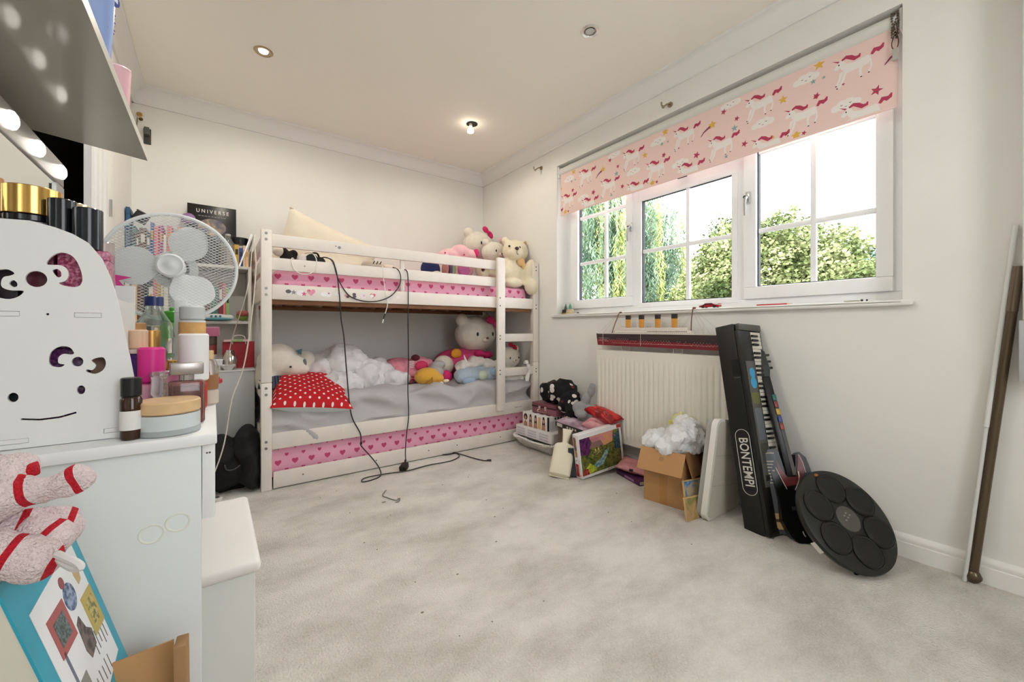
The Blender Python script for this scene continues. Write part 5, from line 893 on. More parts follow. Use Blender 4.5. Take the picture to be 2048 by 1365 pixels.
for i in range(42):
    o = wk if i == 0 else wk.copy()
    if i: COL.objects.link(o)
    o.parent = kb; o.location = Ldir * (.033 + .0206 * i)
    if i % 7 in (0, 1, 3, 4, 5) and i < 41:
        o2 = bk if i == 0 else bk.copy()
        if i: COL.objects.link(o2)
        o2.parent = kb; o2.location = Ldir * (.033 + .0206 * (i + 1) - .0063)
kp('display_panel', B(KM).box(.022, .088, .20, .755, .0002, .0022, .0008), mat('5b5a55', .35))
kp('blue_badge', B(KM).prism(oval((.058, .70), .020, .024), .0022, .003), mat('3f9fd0', .4)); kp('blue_badge', B(KM).prism(oval((.058, .655), .022, .026), .0023, .0031), mat('3f9fd0', .4))
kp('olive_label', B(KM).box(.030, .082, .56, .61, .0022, .0028), mat('6f7040', .5)); kp('screen', B(KM).box(.032, .084, .40, .54, .0022, .0028), mat('6a7078', .3)); kp('grey_label', B(KM).box(.034, .084, .30, .385, .0022, .0028), mat('4a4946', .4))
for k in range(5): kp('button', B(KM).box(.035 + .011 * k, .043 + .011 * k, .225, .25, .0022, .005, .001), mat('2a2927', .4))
kp('recess_shade_plate', B(KM).box(-.0006, .002, .69, .765, -.055, -.016), mat('060606', .7)); kp('recess_edge', B(KM).box(-.0012, .0, .68, .684, -.052, -.02), mat('4b4a46', .4))  # near-black plate: the battery hollow's shade is put into its colour
TX = KM @ Matrix(((0, 0, -1, -.0006), (-1, 0, 0, .305), (0, 1, 0, -.055), (0, 0, 0, 1)))
text('brand_lettering', 'BONTEMPI', .060, mat('d9d6cf', .5), kb, inv @ TX, bold=.0006, sx=.74)
ol = rrect(-.142, .142, -.033, .033, .032, 8); kp('brand_outline', B(TX).tube([(x, y, 0) for x, y in ol + ol[:1]], .0012, 5, caps=False), mat('d9d6cf', .5))
# box book beside it
bx = thing('boxed_book', 'grey blue boxed book wedged between the keyboard and the toy guitar', 'book', (2.0, .72, 0)); BM = frame2((1.955, .755, .004), (.06, .16, .92), (.50, -.86, 0))
gp_ = lambda n_, bb, m, **k: part(n_, bb, m, bx, world=True, **k)
gp_('cover', B(BM).box(0, .056, 0, .335, -.19, 0, .002), mat('55585f', .4)); gp_('page_block', B(BM).box(.004, .052, .3352, .338, -.185, -.004), mat('cfc6b4', .7)); gp_('label', B(BM).box(.006, .05, .02, .085, .0001, .0008), mat('c9aa72', .5)); gp_('label_text', B(BM).box(.014, .042, .05, .062, .0008, .0012), mat('4b3a22', .5))
for k in range(8): gp_('title_line', B(BM).box(.010, .044 - .004 * (k % 3), .30 - .013 * k, .3045 - .013 * k, .0001, .0006), mat('b9b3a6' if k != 4 else 'cbbf86', .5))
gp_('blue_mark', B(BM).box(-.0008, -.0001, .12, .26, -.10, -.01), mat('1f5f93', .4))
# toy guitar
gt = thing('toy_guitar', 'black toy guitar controller with coloured fret buttons leaning on the wall', 'guitar', (2.02, .66, 0)); GM = frame2((1.985, .635, .010), (.15, .255, .78), (.66, -.75, 0))
g = lambda n_, bb, m, **k: part(n_, bb, m, gt, world=True, **k); gb_ = mat('0d0d0e', .3); gr = mat('6d2f30', .3)
body = [(-.115, .335), (-.10, .372), (-.045, .372), (-.035, .345), (-.030, .30), (-.018, .272), (.018, .272), (.030, .30), (.040, .345), (.058, .355), (.078, .33), (.085, .26), (.075, .18), (.098, .09), (.085, .02), (.055, -.005), (-.05, -.005), (-.085, .02), (-.112, .08), (-.10, .16), (-.108, .25)]
body = [(x * .68 if x < 0 else x, y) for x, y in body]
g('body', B(GM).prism(body, -.05, 0), gb_); g('pick_guard', B(GM).prism([(-.055, .355), (-.045, .34), (-.034, .29), (-.02, .262), (.02, .262), (.034, .295), (.046, .345), (.058, .34), (.062, .28), (.03, .225), (-.03, .215), (-.045, .25)], .0002, .004), gr)
g('trim_line', B(GM).tube([(-.058, .36, .004), (-.054, .30, .004), (-.04, .24, .004), (-.03, .205, .004)], .0014, 5, 3), mat('d8d0cc', .4)); g('trim_line', B(GM).tube([(.05, .345, .004), (.058, .31, .004), (.06, .27, .004)], .0014, 5, 3), mat('d8d0cc', .4)); g('trim_line', B(GM).tube([(.02, .09, .001), (.04, .05, .001), (.07, .01, .001)], .0014, 5, 3), mat('c9c4c0', .4))
g('neck', B(GM).box(-.018, .018, .255, .70, -.02, .012, .004), mat('1b1b1a', .35)); g('fingerboard', B(GM).box(.004, .0185, .26, .60, .0121, .0135), mat('4a4842', .45))
g('headstock', B(GM).prism([(-.018, .70), (.018, .70), (.026, .735), (.022, .82), (.0, .845), (-.026, .83), (-.03, .76)], -.014, .010), mat('24241f', .35))
for k in range(3): g('tuning_peg', B(GM).box(.022, .042, .735 + .032 * k, .745 + .032 * k, -.006, .004, .002), gb_)
for k, h in enumerate(('2f6f66', '8a2f33', 'c9a23a', '37468f', '97403a')): g('fret_button', B(GM).box(.002, .0185, .585 - .033 * k, .612 - .033 * k, .0136, .018, .002), mat(h, .35))
g('whammy_bar', B(GM).tube([(.0, .20, .006), (.02, .24, .02), (.028, .275, .014)], .003, 6, 3), mat('b9b4b0', .2, .9)); g('strum_bar', B(GM).box(-.03, .03, .12, .135, .0002, .008, .002), mat('2c2c2c', .3)); g('strap_button', B(GM).cyl((-.055, .374, -.02), (-.055, .385, -.02), .008), gb_)
g('chrome_knob', B(GM).cyl((-.01, .30, 0), (-.01, .30, .008), .004), CHROME); g('logo_mark', B(GM).tube([(-.01, .04, .001), (-.008, .025, .001), (-.004, .02, .001)], .0022, 5), mat('c9c4c0', .4))
# round drum pad
dp = thing('drum_pad', 'round black electronic drum pad leaning against the toy guitar and wall', 'drum pad', (1.95, .46, 0)); nrm = V((-.324, -.72, .613)).normalized(); upv = (V((0, 0, 1)) - nrm * nrm.z).normalized(); DM = frame(V((1.95, .497, .166)), upv.cross(nrm), upv)
d = lambda n_, bb, m, **k: part(n_, bb, m, dp, world=True, **k); dbk = mat('1d1e1a', .45)
d('shell', B(DM).lathe([(0, -.045), (.15, -.045), (.178, -.032), (.188, -.012), (.185, -.002), (.172, .003), (0, .005)], n=64), dbk)
for k in range(6):
    a = PI / 6 + k * PI / 3; pd = d('pad', B(DM @ Matrix.Translation((.113 * math.cos(a), .113 * math.sin(a), .004))).lathe([(.054, 0), (.054, .006), (.049, .010), (.044, .010), (.042, .008), (0, .009)], n=36), mat('171815', .6))
    part('pad_rim', B(DM @ Matrix.Translation((.113 * math.cos(a), .113 * math.sin(a), .004))).lathe([(.058, .0), (.058, .004), (.0545, .007), (.0545, 0)], n=36), mat('0f100e', .4), pd, world=True)
d('display_disc', B(DM).lathe([(0, .0062), (.045, .0062), (.047, .004)], n=36), mat('55544e', .4))
for x, y in ((-.012, .012), (.0, .02), (.012, .012), (0, .004), (-.014, -.004)): d('button', B(DM).prism(oval((x, y), .0045, .003, 10), .0063, .0075), mat('8f8d84', .4))
d('badge', B(DM).prism(oval((-.03, .168), .009, .0055, 16), .003, .0042), mat('a8642f', .4)); d('white_sticker', B(DM @ Matrix.Rotation(.42, 4, 'Z')).box(-.1895, -.1885, -.02, .02, -.034, -.014), mat('ded9cd', .5)); d('foot', B(DM).box(-.05, .05, -.183, -.15, -.052, -.0455, .003), mat('0c0c0b', .6))

# balance board, cardboard box, boards ------------------------------------------
bb = thing('balance_board', 'white plastic exercise balance board standing on edge beside the keyboard', 'balance board', (1.98, 1.01, 0)); BBM = frame2((1.828, .985, .004), (.075, -.02, .47), (1, -.02, 0)); e = lambda n_, b2, m, **k: part(n_, b2, m, bb, world=True, **k)
sh_ = rrect(0, .30, 0, .472, .035, 6)
e('top_shell', B(BBM).prism(sh_, -.028, -.001), mat('e9e6de', .35)); e('tread_pad', B(BBM).prism(rrect(.012, .288, .012, .46, .03, 6), -.0009, .002), mat('cfc8ba', .6)); e('under_shell', B(BBM).prism(rrect(.004, .296, .004, .468, .033, 6), -.052, -.0285), mat('a9a6a0', .45))
for y in (.16, .30): e('seam_line', B(BBM).box(.013, .287, y, y + .002, .0021, .0026), mat('b3ab9c', .6))
e('foot', B(BBM).cyl((.04, .44, -.0525), (.04, .44, -.062), .02), mat('8c8a86', .6)); e('foot', B(BBM).cyl((.04, .04, -.0525), (.04, .04, -.062), .02), mat('8c8a86', .6))
cx = thing('cardboard_box', 'open brown cardboard box holding plastic bags in front of the radiator', 'box', (1.826, 1.317, 0), math.atan2(-.985, .175)); kf = mat('b78a5c', .8, mott=.05, ms=8); kfd = mat('9c7148', .8)   # local x along the front, y into the room's wall
Wc, Dc, Hc = .205, .25, .275
b = B().box(0, Wc, 0, .004, 0, Hc).box(0, Wc, Dc - .004, Dc, 0, Hc).box(0, .004, .0045, Dc - .0045, 0, Hc).box(Wc - .004, Wc, .0045, Dc - .0045, 0, Hc).box(.0045, Wc - .0045, .0045, Dc - .0045, 0, .004)
part('carton', b, kf, cx); part('flap', B(Matrix.Translation((0, -.001, Hc)) @ Matrix.Rotation(math.radians(-28), 4, 'X')).box(-.012, Wc + .012, -.004, 0, -.115, 0), mat('bd8f60', .8, mott=.05, ms=8), cx)
part('flap', B(Matrix.Translation((Wc + .001, 0, Hc)) @ Matrix.Rotation(math.radians(-18), 4, 'Y')).box(0, .004, .01, Dc, -.12, 0), kfd, cx); part('flap', B(Matrix.Translation((0, Dc, Hc)) @ Matrix.Rotation(.2, 4, 'X')).box(0, Wc, -.004, 0, 0, .03), kf, cx)
part('packing_tape', B().box(.083, .122, -.0008, -.0001, .0, .14), mat('b07f48', .3), cx); part('round_sticker', B(Matrix.Translation((0, -.001, Hc)) @ Matrix.Rotation(math.radians(-28), 4, 'X') @ frame((0, -.0041, 0), (1, 0, 0), (0, 0, 1))).prism(oval((.105, -.045), .013, .013), 0, .0006), mat('a87c50', .6), cx)
bagw = mat('f0f3f4', .35, trans=.1); bag1 = rough_up(lumps([((1.90, 1.29, .29), (.06, .06, .045)), ((1.95, 1.31, .30), (.07, .06, .04)), ((1.88, 1.22, .285), (.05, .06, .03))], .008, 2), .03, 16, 1, True); rough_up(bag1, .012, 45, 3, True)
solo('plastic_bag', bag1, bagw, 'flat pale carrier bag folded over the cardboard box rim', 'bag', org=(1.92, 1.27, .285))
bag2 = rough_up(lumps([((2.00, 1.19, .345), (.085, .07, .06)), ((1.93, 1.17, .325), (.07, .055, .05)), ((2.03, 1.21, .37), (.05, .05, .04)), ((1.99, 1.15, .31), (.07, .05, .04))], .008, 2), .04, 15, 6, True); rough_up(bag2, .014, 42, 5, True)
solo('plastic_bag', bag2, mat('f2f3f4', .3, trans=.12), 'puffed clear plastic bag rising from the cardboard box', 'bag', org=(2.0, 1.18, .3))
t = thing('spray_bottle', 'white bottle with yellow cap poking out of the cardboard box', 'bottle', (2.03, 1.285, .29)); part('bottle', B().lathe([(0, 0), (.03, 0), (.033, .05), (.016, .075), (.014, .08), (0, .08)], n=20), mat('d9dedd', .4), t); part('cap', B().lathe([(.014, .0805), (.018, .0805), (.017, .10), (0, .104)], n=16), mat('e3dc74', .5), t); part('trigger', B().ell((-.035, -.01, .06), (.006, .005, .009)), mat('1f1f1f', .5), t)
t = thing('yellow_bag', 'crinkled pale yellow bag behind the clear bag in the box', 'bag', (2.06, 1.22, .3)); part('bag', rough_up(lumps([((2.06, 1.215, .36), (.05, .04, .06)), ((2.03, 1.235, .39), (.03, .03, .045))], .008, 2), .03, 18, 3, True), mat('e1dc9e', .4, trans=.2), t, world=True); part('knot', B().ell((2.04, 1.235, .435), .012), mat('e1dc9e', .4), t, world=True)
t = thing('purple_folder', 'white and purple folder standing between cardboard box and balance board', 'folder', (2.06, 1.10, 0)); PM = frame2((1.99, 1.062, .003), (.02, .02, .4), (.95, .1, 0)); part('back_cover', B(PM).box(0, .11, 0, .33, -.012, 0), mat('5e3367', .5), t, world=True); part('front_sheet', B(PM).box(-.02, .05, .10, .335, .0005, .008, .003), mat('e5e1e6', .6), t, world=True)
for nm, l, o, xd, w, h, cc in (('wooden_puzzle', 'shorter wooden puzzle board with worn print leaning on the cardboard box', (1.757, 1.035, .003), (1, -.08, 0), .16, .105, [(.35, '8b8a4d'), (.5, 'c7a06f'), (.6, 'b07f68'), (.68, '6f6a80')]), ('wooden_puzzle', 'taller wooden puzzle board with blue print behind the shorter one', (1.80, 1.058, .003), (1, -.08, 0), .14, .165, [(.35, 'c7b48a'), (.5, '5f8fc0'), (.6, '3f6aa3'), (.7, 'd3c7a0')])):
    t = thing(nm, l, 'puzzle', o); QM = frame2(o, (.05, .10, .5), xd); part('board', B(QM).box(0, w, 0, h, -.008, 0, .001), mat('c9a877', .7), t, world=True); part('print', B(QM).box(.006, w - .004, .004, h - .006, .0002, .0008), ramp_mat('puzzle_print', cc, 14, .5, 5, 1.2), t, world=True)
t = thing('pink_pouch', 'pink pouch lying on the carpet under the radiator corner', 'pouch', (2.06, 1.54, .035)); part('pouch', pillow(.16, .20, .05, 4), mat('c9898c', .6, mott=.15, ms=25), t); part('zip_pull', B().box(-.085, -.07, -.01, .01, .0, .012, .002), mat('2a2022', .4), t)
t.rotation_euler = (.1, -.12, .35); t.location = (2.06, 1.55, .062)
t = thing('purple_book', 'purple book lying on the carpet under the pink pouch', 'book', (2.05, 1.52, .001), -.28); part('cover', B().box(-.075, .09, -.11, .11, 0, .003).box(-.075, .09, -.11, .11, .022, .025).box(-.075, -.072, -.1099, .1099, .0031, .0219), mat('4b2047', .4), t); part('pages', B().box(-.0719, .088, -.107, .107, .0032, .0218), mat('d8d3cc', .8), t); part('spine_title', B().box(-.0756, -.0751, -.06, .03, .006, .019), mat('a07098', .5), t)

# pile by the bed end -----------------------------------------------------------
wb_ = thing('wicker_basket', 'shallow white wicker basket on the carpet at the bed foot', 'basket', (2.0, 2.32, 0)); wk_ = mat('e3dfda', .6)
ring_ = lambda g_, z: rrect(1.885 - g_, 2.145 + min(g_, .012), 2.115 - g_, 2.52 + g_, .05 + g_, 6)
for k in range(8):
    z = .006 + .0105 * k; gg = -.045 + .075 * (k / 7); P = ring_(gg, z); P = [(P[i][0] + (P[(i + 1) % len(P)][0] - P[i][0]) * j / 6, P[i][1] + (P[(i + 1) % len(P)][1] - P[i][1]) * j / 6) for i in range(len(P)) for j in range(6)]
    cxm = sum(p[0] for p in P) / len(P); cym = sum(p[1] for p in P) / len(P)
    pts = [(x + (x - cxm) * .03 * math.sin(i * 1.3 + k * PI), y + (y - cym) * .02 * math.sin(i * 1.3 + k * PI), z + .0030 * math.cos(i * 1.3 + k * PI)) for i, (x, y) in enumerate(P)]
    part('woven_strand', B().tube(pts + pts[:1], .0058 if k < 7 else .008, 6, caps=False), wk_, wb_, world=True)
part('base', B().prism(ring_(-.05, 0), .001, .006), wk_, wb_, world=True)
for i, (x, y) in enumerate(ring_(-.002, 0)[::2]): x0, y0_ = ring_(-.046, 0)[::2][i]; part('upright_stake', B().tube([(x0, y0_, .004), (x, y, .075)], .0035, 5), wk_, wb_, world=True)
wbx = mat('e4e1df', .5); gpb = mat('cfccd0', .5)
t = thing('white_box', 'flat white printed box sitting in the wicker basket', 'box', (2.02, 2.34, .078), (.0, .0, .02)); part('carton', B().box(-.11, .11, -.205, .205, 0, .075, .003), wbx, t); part('side_flap', B().box(-.112, -.1102, -.20, .20, .004, .07), mat('ebe8e6', .5), t); part('end_panel', B().box(-.1, .1, -.207, -.2052, .005, .07), mat('d9d5d0', .5), t)
for k in range(3):
    for r in range(3): part('print_block', B().box(-.1128, -.1122, -.165 + .13 * k, -.07 + .13 * k, .012 + .019 * r, .024 + .019 * r), gpb, t)
t = thing('hair_tool_box', 'white hair styler box printed with four portraits above the flat white box', 'box', (2.02, 2.345, .1535), (0, 0, .06)); part('carton', B().box(-.09, .09, -.14, .14, 0, .105, .002), mat('e7e4e0', .5), t); part('edge_band', B().box(-.0908, -.0902, -.1395, -.128, .002, .103).box(-.0908, -.083, -.1408, -.1402, .002, .103), mat('1b1817', .5), t); part('open_flap', B().box(-.088, .088, -.152, -.1405, .0, .002), wbx, t)
for k in range(7): part('barcode_bar', B().box(-.07 + .022 * k, -.063 + .022 * k, -.1408, -.1402, .012, .07), mat('c4c2c6', .5), t)
for k in range(3): part('symbol', B(frame((-.02 + .03 * k, -.1402, .086), (1, 0, 0), (0, 0, 1))).prism(oval((0, 0), .008, .008, 14), 0, .0006), mat('2b2929', .5), t)
for k in range(3): part('top_print', B().box(-.06, -.03 + .02 * k, .02 - .07 * k, .06 - .07 * k, .1051, .1055), mat('5a5553', .5), t)
for y, hh, hr in ((.105, '2a1a14', 1), (.05, '4a2a1c', 0), (-.005, '4b2c1e', 0), (-.09, '3c2319', 0)):
    HM = frame((-.0901, y, 0), (0, -1, 0), (0, 0, 1)); part('portrait_hair', B(HM).prism(oval((0, .072), .020, .024) if hr else hcurve([(0, .012), (0, .05), (0, .085), (0, .098)], lambda q_: .018 - .011 * q_), 0, .0005), mat(hh, .5), t)
    part('portrait_body', B(HM).prism([(-.02, .002), (.02, .002), (.017, .03), (.006, .042), (-.006, .042), (-.017, .03)], .0005, .0008), mat('b58468', .5), t); part('portrait_face', B(HM).prism(oval((0, .066), .0085, .014, 16), .0008, .0011), mat('c9977a', .5), t)
part('tan_block', B(frame((-.0901, -.045, 0), (0, -1, 0), (0, 0, 1))).prism([(-.016, .005), (.016, .005), (.014, .09), (-.010, .09)], 0, .0005), mat('d3b07a', .5), t)
t = thing('vanity_case', 'small dusky pink vanity case with metal clasps on the hair styler box', 'case', (2.05, 2.30, .259), (0, 0, .08)); vm = mat('8d5560', .4); part('body', B().box(-.075, .075, -.125, .125, 0, .052, .004), vm, t); part('lid', B().box(-.076, .076, -.126, .126, .0525, .08, .004), mat('7a4650', .4), t); part('seam_band', B().box(-.0775, -.0762, -.124, .124, .046, .058), mat('3b2126', .4), t)
for y in (-.02, .04): part('clasp', B().box(-.081, -.0765, y - .012, y + .012, .028, .06, .002), mat('c9b9a8', .25, .8), t)
part('handle', B().tube([(-.077, -.035, .03), (-.088, -.03, .018), (-.088, .05, .018), (-.077, .055, .03)], .003, 6, 3), mat('c9b9a8', .25, .8), t)
flm = newmat('fleece_print'); nt = flm.node_tree; b_ = nt.nodes['Principled BSDF']; b_.inputs['Roughness'].default_value = .95; t_ = nt.nodes.new('ShaderNodeTexCoord'); vo = nt.nodes.new('ShaderNodeTexVoronoi'); vo.inputs['Scale'].default_value = 20; nt.links.new(t_.outputs['Object'], vo.inputs['Vector']); n = N(flm)
sq_ = nt.nodes.new('ShaderNodeSeparateColor'); nt.links.new(vo.outputs['Color'], sq_.inputs[0]); isw = n.m('LESS_THAN', vo.outputs['Distance'], .40); pickw = n.m('LESS_THAN', sq_.outputs[0], .5); pickr = n.m('GREATER_THAN', sq_.outputs[0], .74)
m1 = nt.nodes.new('ShaderNodeMix'); m1.data_type = 'RGBA'; m1.inputs[6].default_value = lin('0c0b0c'); m1.inputs[7].default_value = lin('ddd6cf'); nt.links.new(n.m('MULTIPLY', isw, pickw), m1.inputs[0])
m2 = nt.nodes.new('ShaderNodeMix'); m2.data_type = 'RGBA'; m2.inputs[7].default_value = lin('7d1624'); nt.links.new(m1.outputs[2], m2.inputs[6]); nt.links.new(n.m('MULTIPLY', n.m('LESS_THAN', vo.outputs['Distance'], .32), pickr), m2.inputs[0]); nt.links.new(m2.outputs[2], b_.inputs['Base Color'])
fl_ = lumps([((2.06, 2.27, .425), (.085, .13, .08)), ((2.05, 2.17, .445), (.08, .10, .075)), ((2.04, 2.07, .385), (.07, .07, .06)), ((2.02, 2.03, .33), (.05, .045, .06)), ((2.06, 2.13, .36), (.07, .06, .05))], .009)
solo('fleece_blanket', rough_up(rough_up(fl_, .025, 14, 4), .02, 12, 7, True), flm, 'bundled black fleece with white and red patches on the vanity case', 'blanket', org=(2.05, 2.2, .36))
t = thing('grey_plush', 'grey plush toy with one limb raised behind the crisp bag by the radiator', 'toy', (2.04, 1.98, .30)); gm_ = mat('97979a', .95, bump=.3, bs=120, sheen=.3)
part('body', lumps([((2.03, 1.98, .35), (.05, .06, .045)), ((2.06, 1.95, .41), (.03, .035, .05), (.3, .2, 0)), ((2.075, 1.915, .47), (.026, .03, .045), (.3, 0, 0)), ((2.07, 1.90, .505), (.022, .025, .022)), ((2.00, 1.94, .32), (.04, .05, .03)), ((2.06, 1.90, .355), (.035, .055, .025))], .006), gm_, t, world=True); part('ear', lumps([((2.07, 1.885, .35), (.02, .03, .02))], .005), mat('7d7e82', .95), t, world=True)
sb = thing('brown_box', 'brown woven storage box under the red crisp bag and pink packets', 'box', (2.02, 1.90, 0)); part('box', B().box(1.91, 2.085, 1.73, 2.07, 0, .215, .004), mat('6d5a49', .8, mott=.1, ms=40), sb, world=True); part('lid', B().box(1.905, 2.088, 1.725, 2.075, .2155, .226, .003), mat('59493c', .8), sb, world=True)
t = thing('black_game_case', 'black and lilac game case lying slanted on the brown box', 'case', (1.965, 1.93, .232), (.10, -.16, .12)); part('case', B().box(-.07, .06, -.14, .14, 0, .032, .002), mat('221f20', .3), t); part('cover_sheet', B().box(-.068, .058, -.137, .137, .0322, .034), ramp_mat('lilac_cover', [(.4, '9a8290'), (.55, 'c9aabb'), (.65, 'e0cdd6')], 14, .35), t); part('picture_patch', B().box(-.0708, -.0702, .08, .125, .004, .028), mat('c9c2ba', .4), t)
for k in range(4): part('letter_mark', B().box(-.0708, -.0702, .03 - .022 * k, .043 - .022 * k, .009, .022), mat('cfc8b9', .4), t)
t = thing('pink_packet', 'shiny pink plastic packet on the brown box behind the puzzle box', 'packet', (2.03, 1.79, .262), (.12, -.22, .2)); part('packet', rough_up(pillow(.15, .22, .07, 6), .012, 18, 2, True), mat('d5969c', .3, mott=.15, ms=30), t); part('crimped_end', B().box(-.06, .06, -.125, -.105, -.002, .002), mat('c9848a', .3), t)
t = thing('crisp_bag', 'glossy red crisp bag lying on top of the pink packet', 'crisp bag', (2.055, 1.80, .335), (.16, -.2, -.12)); part('bag', rough_up(pillow(.11, .26, .06, 9), .008, 20, 5, True), ramp_mat('crisp_print', [(.42, '8c1118'), (.55, 'c31b1f'), (.66, 'cf3326'), (.74, 'd39a5a')], 16, .2), t); part('crimped_end', B().box(-.05, .05, -.142, -.122, -.0015, .0015), mat('7c1016', .25), t); part('crimped_end', B().box(-.05, .05, .122, .14, -.0015, .0015), mat('a81a1e', .25), t)
# jigsaw box
jg = thing('jigsaw_box', 'white jigsaw box with colourful cottage garden picture standing by the radiator', 'jigsaw box', (1.9, 1.69, 0)); JM = frame2((1.753, 1.690, .004), (-.02, .03, 1), (.327, -.046, .0)); j = lambda n_, bb_, m, **k: part(n_, bb_, m, jg, world=True, **k)
JM = JM @ Matrix.Rotation(.09, 4, 'Z')
j('box_lid', B(JM).box(0, .335, 0, .262, -.052, 0, .0015), mat('e6e3e2', .35))
pz = .0003; x0, x1, y0_, y1_ = .008, .318, .016, .236
j('picture', B(JM).box(x0, x1, y0_, y1_, .0001, pz), ramp_mat('garden', [(.3, '1f2a16'), (.45, '4a5a26'), (.55, '7d7a3a'), (.65, '5d4a30'), (.75, '8fae3c')], 45, .3, 6, .8))
pp = lambda n_, P, m, k=1: part(n_, B(JM).prism(P, pz, pz + .00012 * k), m, jg, world=True, smooth=False)
pp('sky_print', [(x0 + .07, y1_), (x1 - .05, y1_), (x1 - .06, .17), (.20, .16), (.12, .165)], ramp_mat('sunset', [(.35, 'b06a80'), (.5, 'd38f8f'), (.6, 'e0a06a'), (.7, 'a07a98')], 12, .3)); pp('purple_tree', [(x0, y1_), (x0 + .075, y1_), (x0 + .085, .16), (x0 + .06, .13), (x0, .14)], ramp_mat('ptree', [(.4, '3b1840'), (.6, '70306e')], 60, .4), 2); pp('blue_tree', [(x1, y1_ - .01), (x1 - .045, y1_ - .03), (x1 - .05, .12), (x1, .11)], ramp_mat('btree', [(.4, '17323f'), (.6, '3a6672')], 60, .4), 2)
pp('cottage_roof', [(.075, .165), (.095, .195), (.165, .20), (.185, .165)], mat('8b6f6a', .5), 3); pp('cottage_wall', [(.08, .165), (.18, .165), (.175, .115), (.09, .11)], ramp_mat('wallp', [(.45, '3b4a26'), (.6, 'a39a5a')], 90, .4), 3); pp('window_glow', [(.115, .155), (.125, .155), (.125, .14), (.115, .14)], mat('e0cf6a', .5), 4); pp('window_glow', [(.14, .155), (.15, .155), (.15, .14), (.14, .14)], mat('e0cf6a', .5), 4)
pp('stream', [(.19, .125), (.225, .135), (.205, .095), (.17, .05), (.09, .035), (.11, .07), (.16, .09)], ramp_mat('stream', [(.4, '4a7a8c'), (.6, '9fb9b5')], 60, .3), 3); pp('bright_bush', [(.03, .05), (.07, .08), (.10, .06), (.12, .03), (.06, .016), (.03, .016)], ramp_mat('bush', [(.4, '7d9a24'), (.6, 'c3c93a')], 70, .4), 4)
pp('red_flowers', [(x0, .016), (.06, .016), (.055, .05), (.03, .055), (x0, .04)], ramp_mat('redf', [(.45, '7a1c20'), (.6, 'c4402f')], 80, .4), 5); pp('red_corner', [(.30, .262), (.335, .262), (.335, .238), (.30, .24)], mat('b53a35', .4), 1); pp('caption_mark', [(.20, .006), (.235, .006), (.235, .010), (.20, .010)], mat('8f8b88', .5), 1)
JS = JM @ frame((-.0002, 0, 0), (0, 0, 1), (0, 1, 0)); js = lambda n_, P, m: part(n_, B(JS).prism(P, .0, .0005), m, jg, world=True)
js('side_picture', rrect(-.046, -.022, .125, .245, .006), ramp_mat('sidep', [(.35, '4a2f3a'), (.5, '8a6a50'), (.6, 'cf9a60'), (.7, '46606a')], 30, .4)); js('red_band', [(-.046, .01), (-.020, .01), (-.020, .085), (-.046, .085)], mat('b01f24', .4)); js('band_script', hcurve([(-.034, .03), (-.030, .045), (-.034, .06), (-.031, .07)], .0012), mat('e9c9c4', .5)); js('small_mark', oval((-.034, .105), .003, .006, 10), mat('7a3a34', .5)); js('small_mark', star((-.010, .02), .006), mat('b0302c', .5))
for k in range(5): js('caption_mark', [(-.014, .055 + .012 * k), (-.009, .055 + .012 * k), (-.009, .064 + .012 * k), (-.014, .064 + .012 * k)], mat('a9b0b3', .5))
t = thing('black_tablet', 'slim black tablet leaning behind the hot water bottle', 'tablet', (1.765, 1.79, 0)); TMx = frame2((1.715, 1.775, .002), (.12, .10, .6), (.55, -.4, 0)); part('body', B(TMx).box(0, .055, 0, .17, -.01, 0, .002), mat('15161a', .3), t, world=True); part('screen', B(TMx).box(.004, .051, .008, .162, .0001, .0006), mat('2d3136', .1), t, world=True)
# hot water bottle
hw = thing('hot_water_bottle', 'cream rubber hot water bottle propped against the boxes by the jigsaw box', 'hot water bottle', (1.68, 1.80, 0)); HWM = frame2((1.665, 1.795, .008), (.145, .075, .25), (.70, -.72, 0))
def hw_w(v): return .064 * min(1, (v / .04) ** .5) if v < .60 else (.019 + .045 * (1 - min(1, (v - .60) / .10) ** 2) ** .5 if v < .70 else .019 + .013 * ((v - .70) / .3) ** 1.5)
def hwf(u, v):
    a = 2 * PI * u; w = max(.001, hw_w(v)); th = .026 * min(1, (v / .05) ** .5) * (1 - .55 * max(0, (v - .45) / .55)); s = math.sin(a); c = math.cos(a)
    return (w * math.copysign(abs(c) ** .7, c), v * .295, th * math.copysign(abs(s) ** .8, s) + .006 * math.sin(v * 9) * (1 - v))
b = B(HWM).grid(hwf, 40, 40, True); part('body', b, mat('e6dec6', .45), hw, world=True); part('stopper', B(HWM).cyl((0, .275, 0), (0, .292, 0), .011), mat('cfc6ae', .5), hw, world=True); part('base_tab', B(HWM).box(-.06, .06, -.004, .01, -.003, .003, .002), mat('e0d8be', .45), hw, world=True)

# sill ornaments -------------------------------------------------------------------
def globe(x, y, l, base, tree):
    t = thing('snow_globe', l, 'snow globe', (x, y, 1.006)); part('base', B().lathe([(0, 0), (.034, 0), (.034, .004), (.029, .03), (.03, .036), (.022, .038), (0, .038)], n=24), base, t); part('plinth_band', B().lathe([(.0335, .005), (.0345, .007), (.0335, .010)], n=24), mat('b39a66', .3, .6), t)
    part('fir_tree', B().lathe([(0, .038), (.017, .038), (.010, .054), (.013, .054), (.006, .068), (.008, .068), (0, .086)], n=12), tree, t); part('glass_dome', B().lathe([(.026, .038), (.032, .055), (.029, .075), (.016, .09), (0, .094)], n=24), glass, t)
globe(2.235, 2.33, 'snow globe with dark wooden base in the window corner', mat('2d231b', .4), mat('47614a', .7)); globe(2.215, 2.262, 'snow globe with pale painted base beside the dark based globe', mat('c7b594', .5, mott=.2, ms=60), mat('4f8a6a', .7))
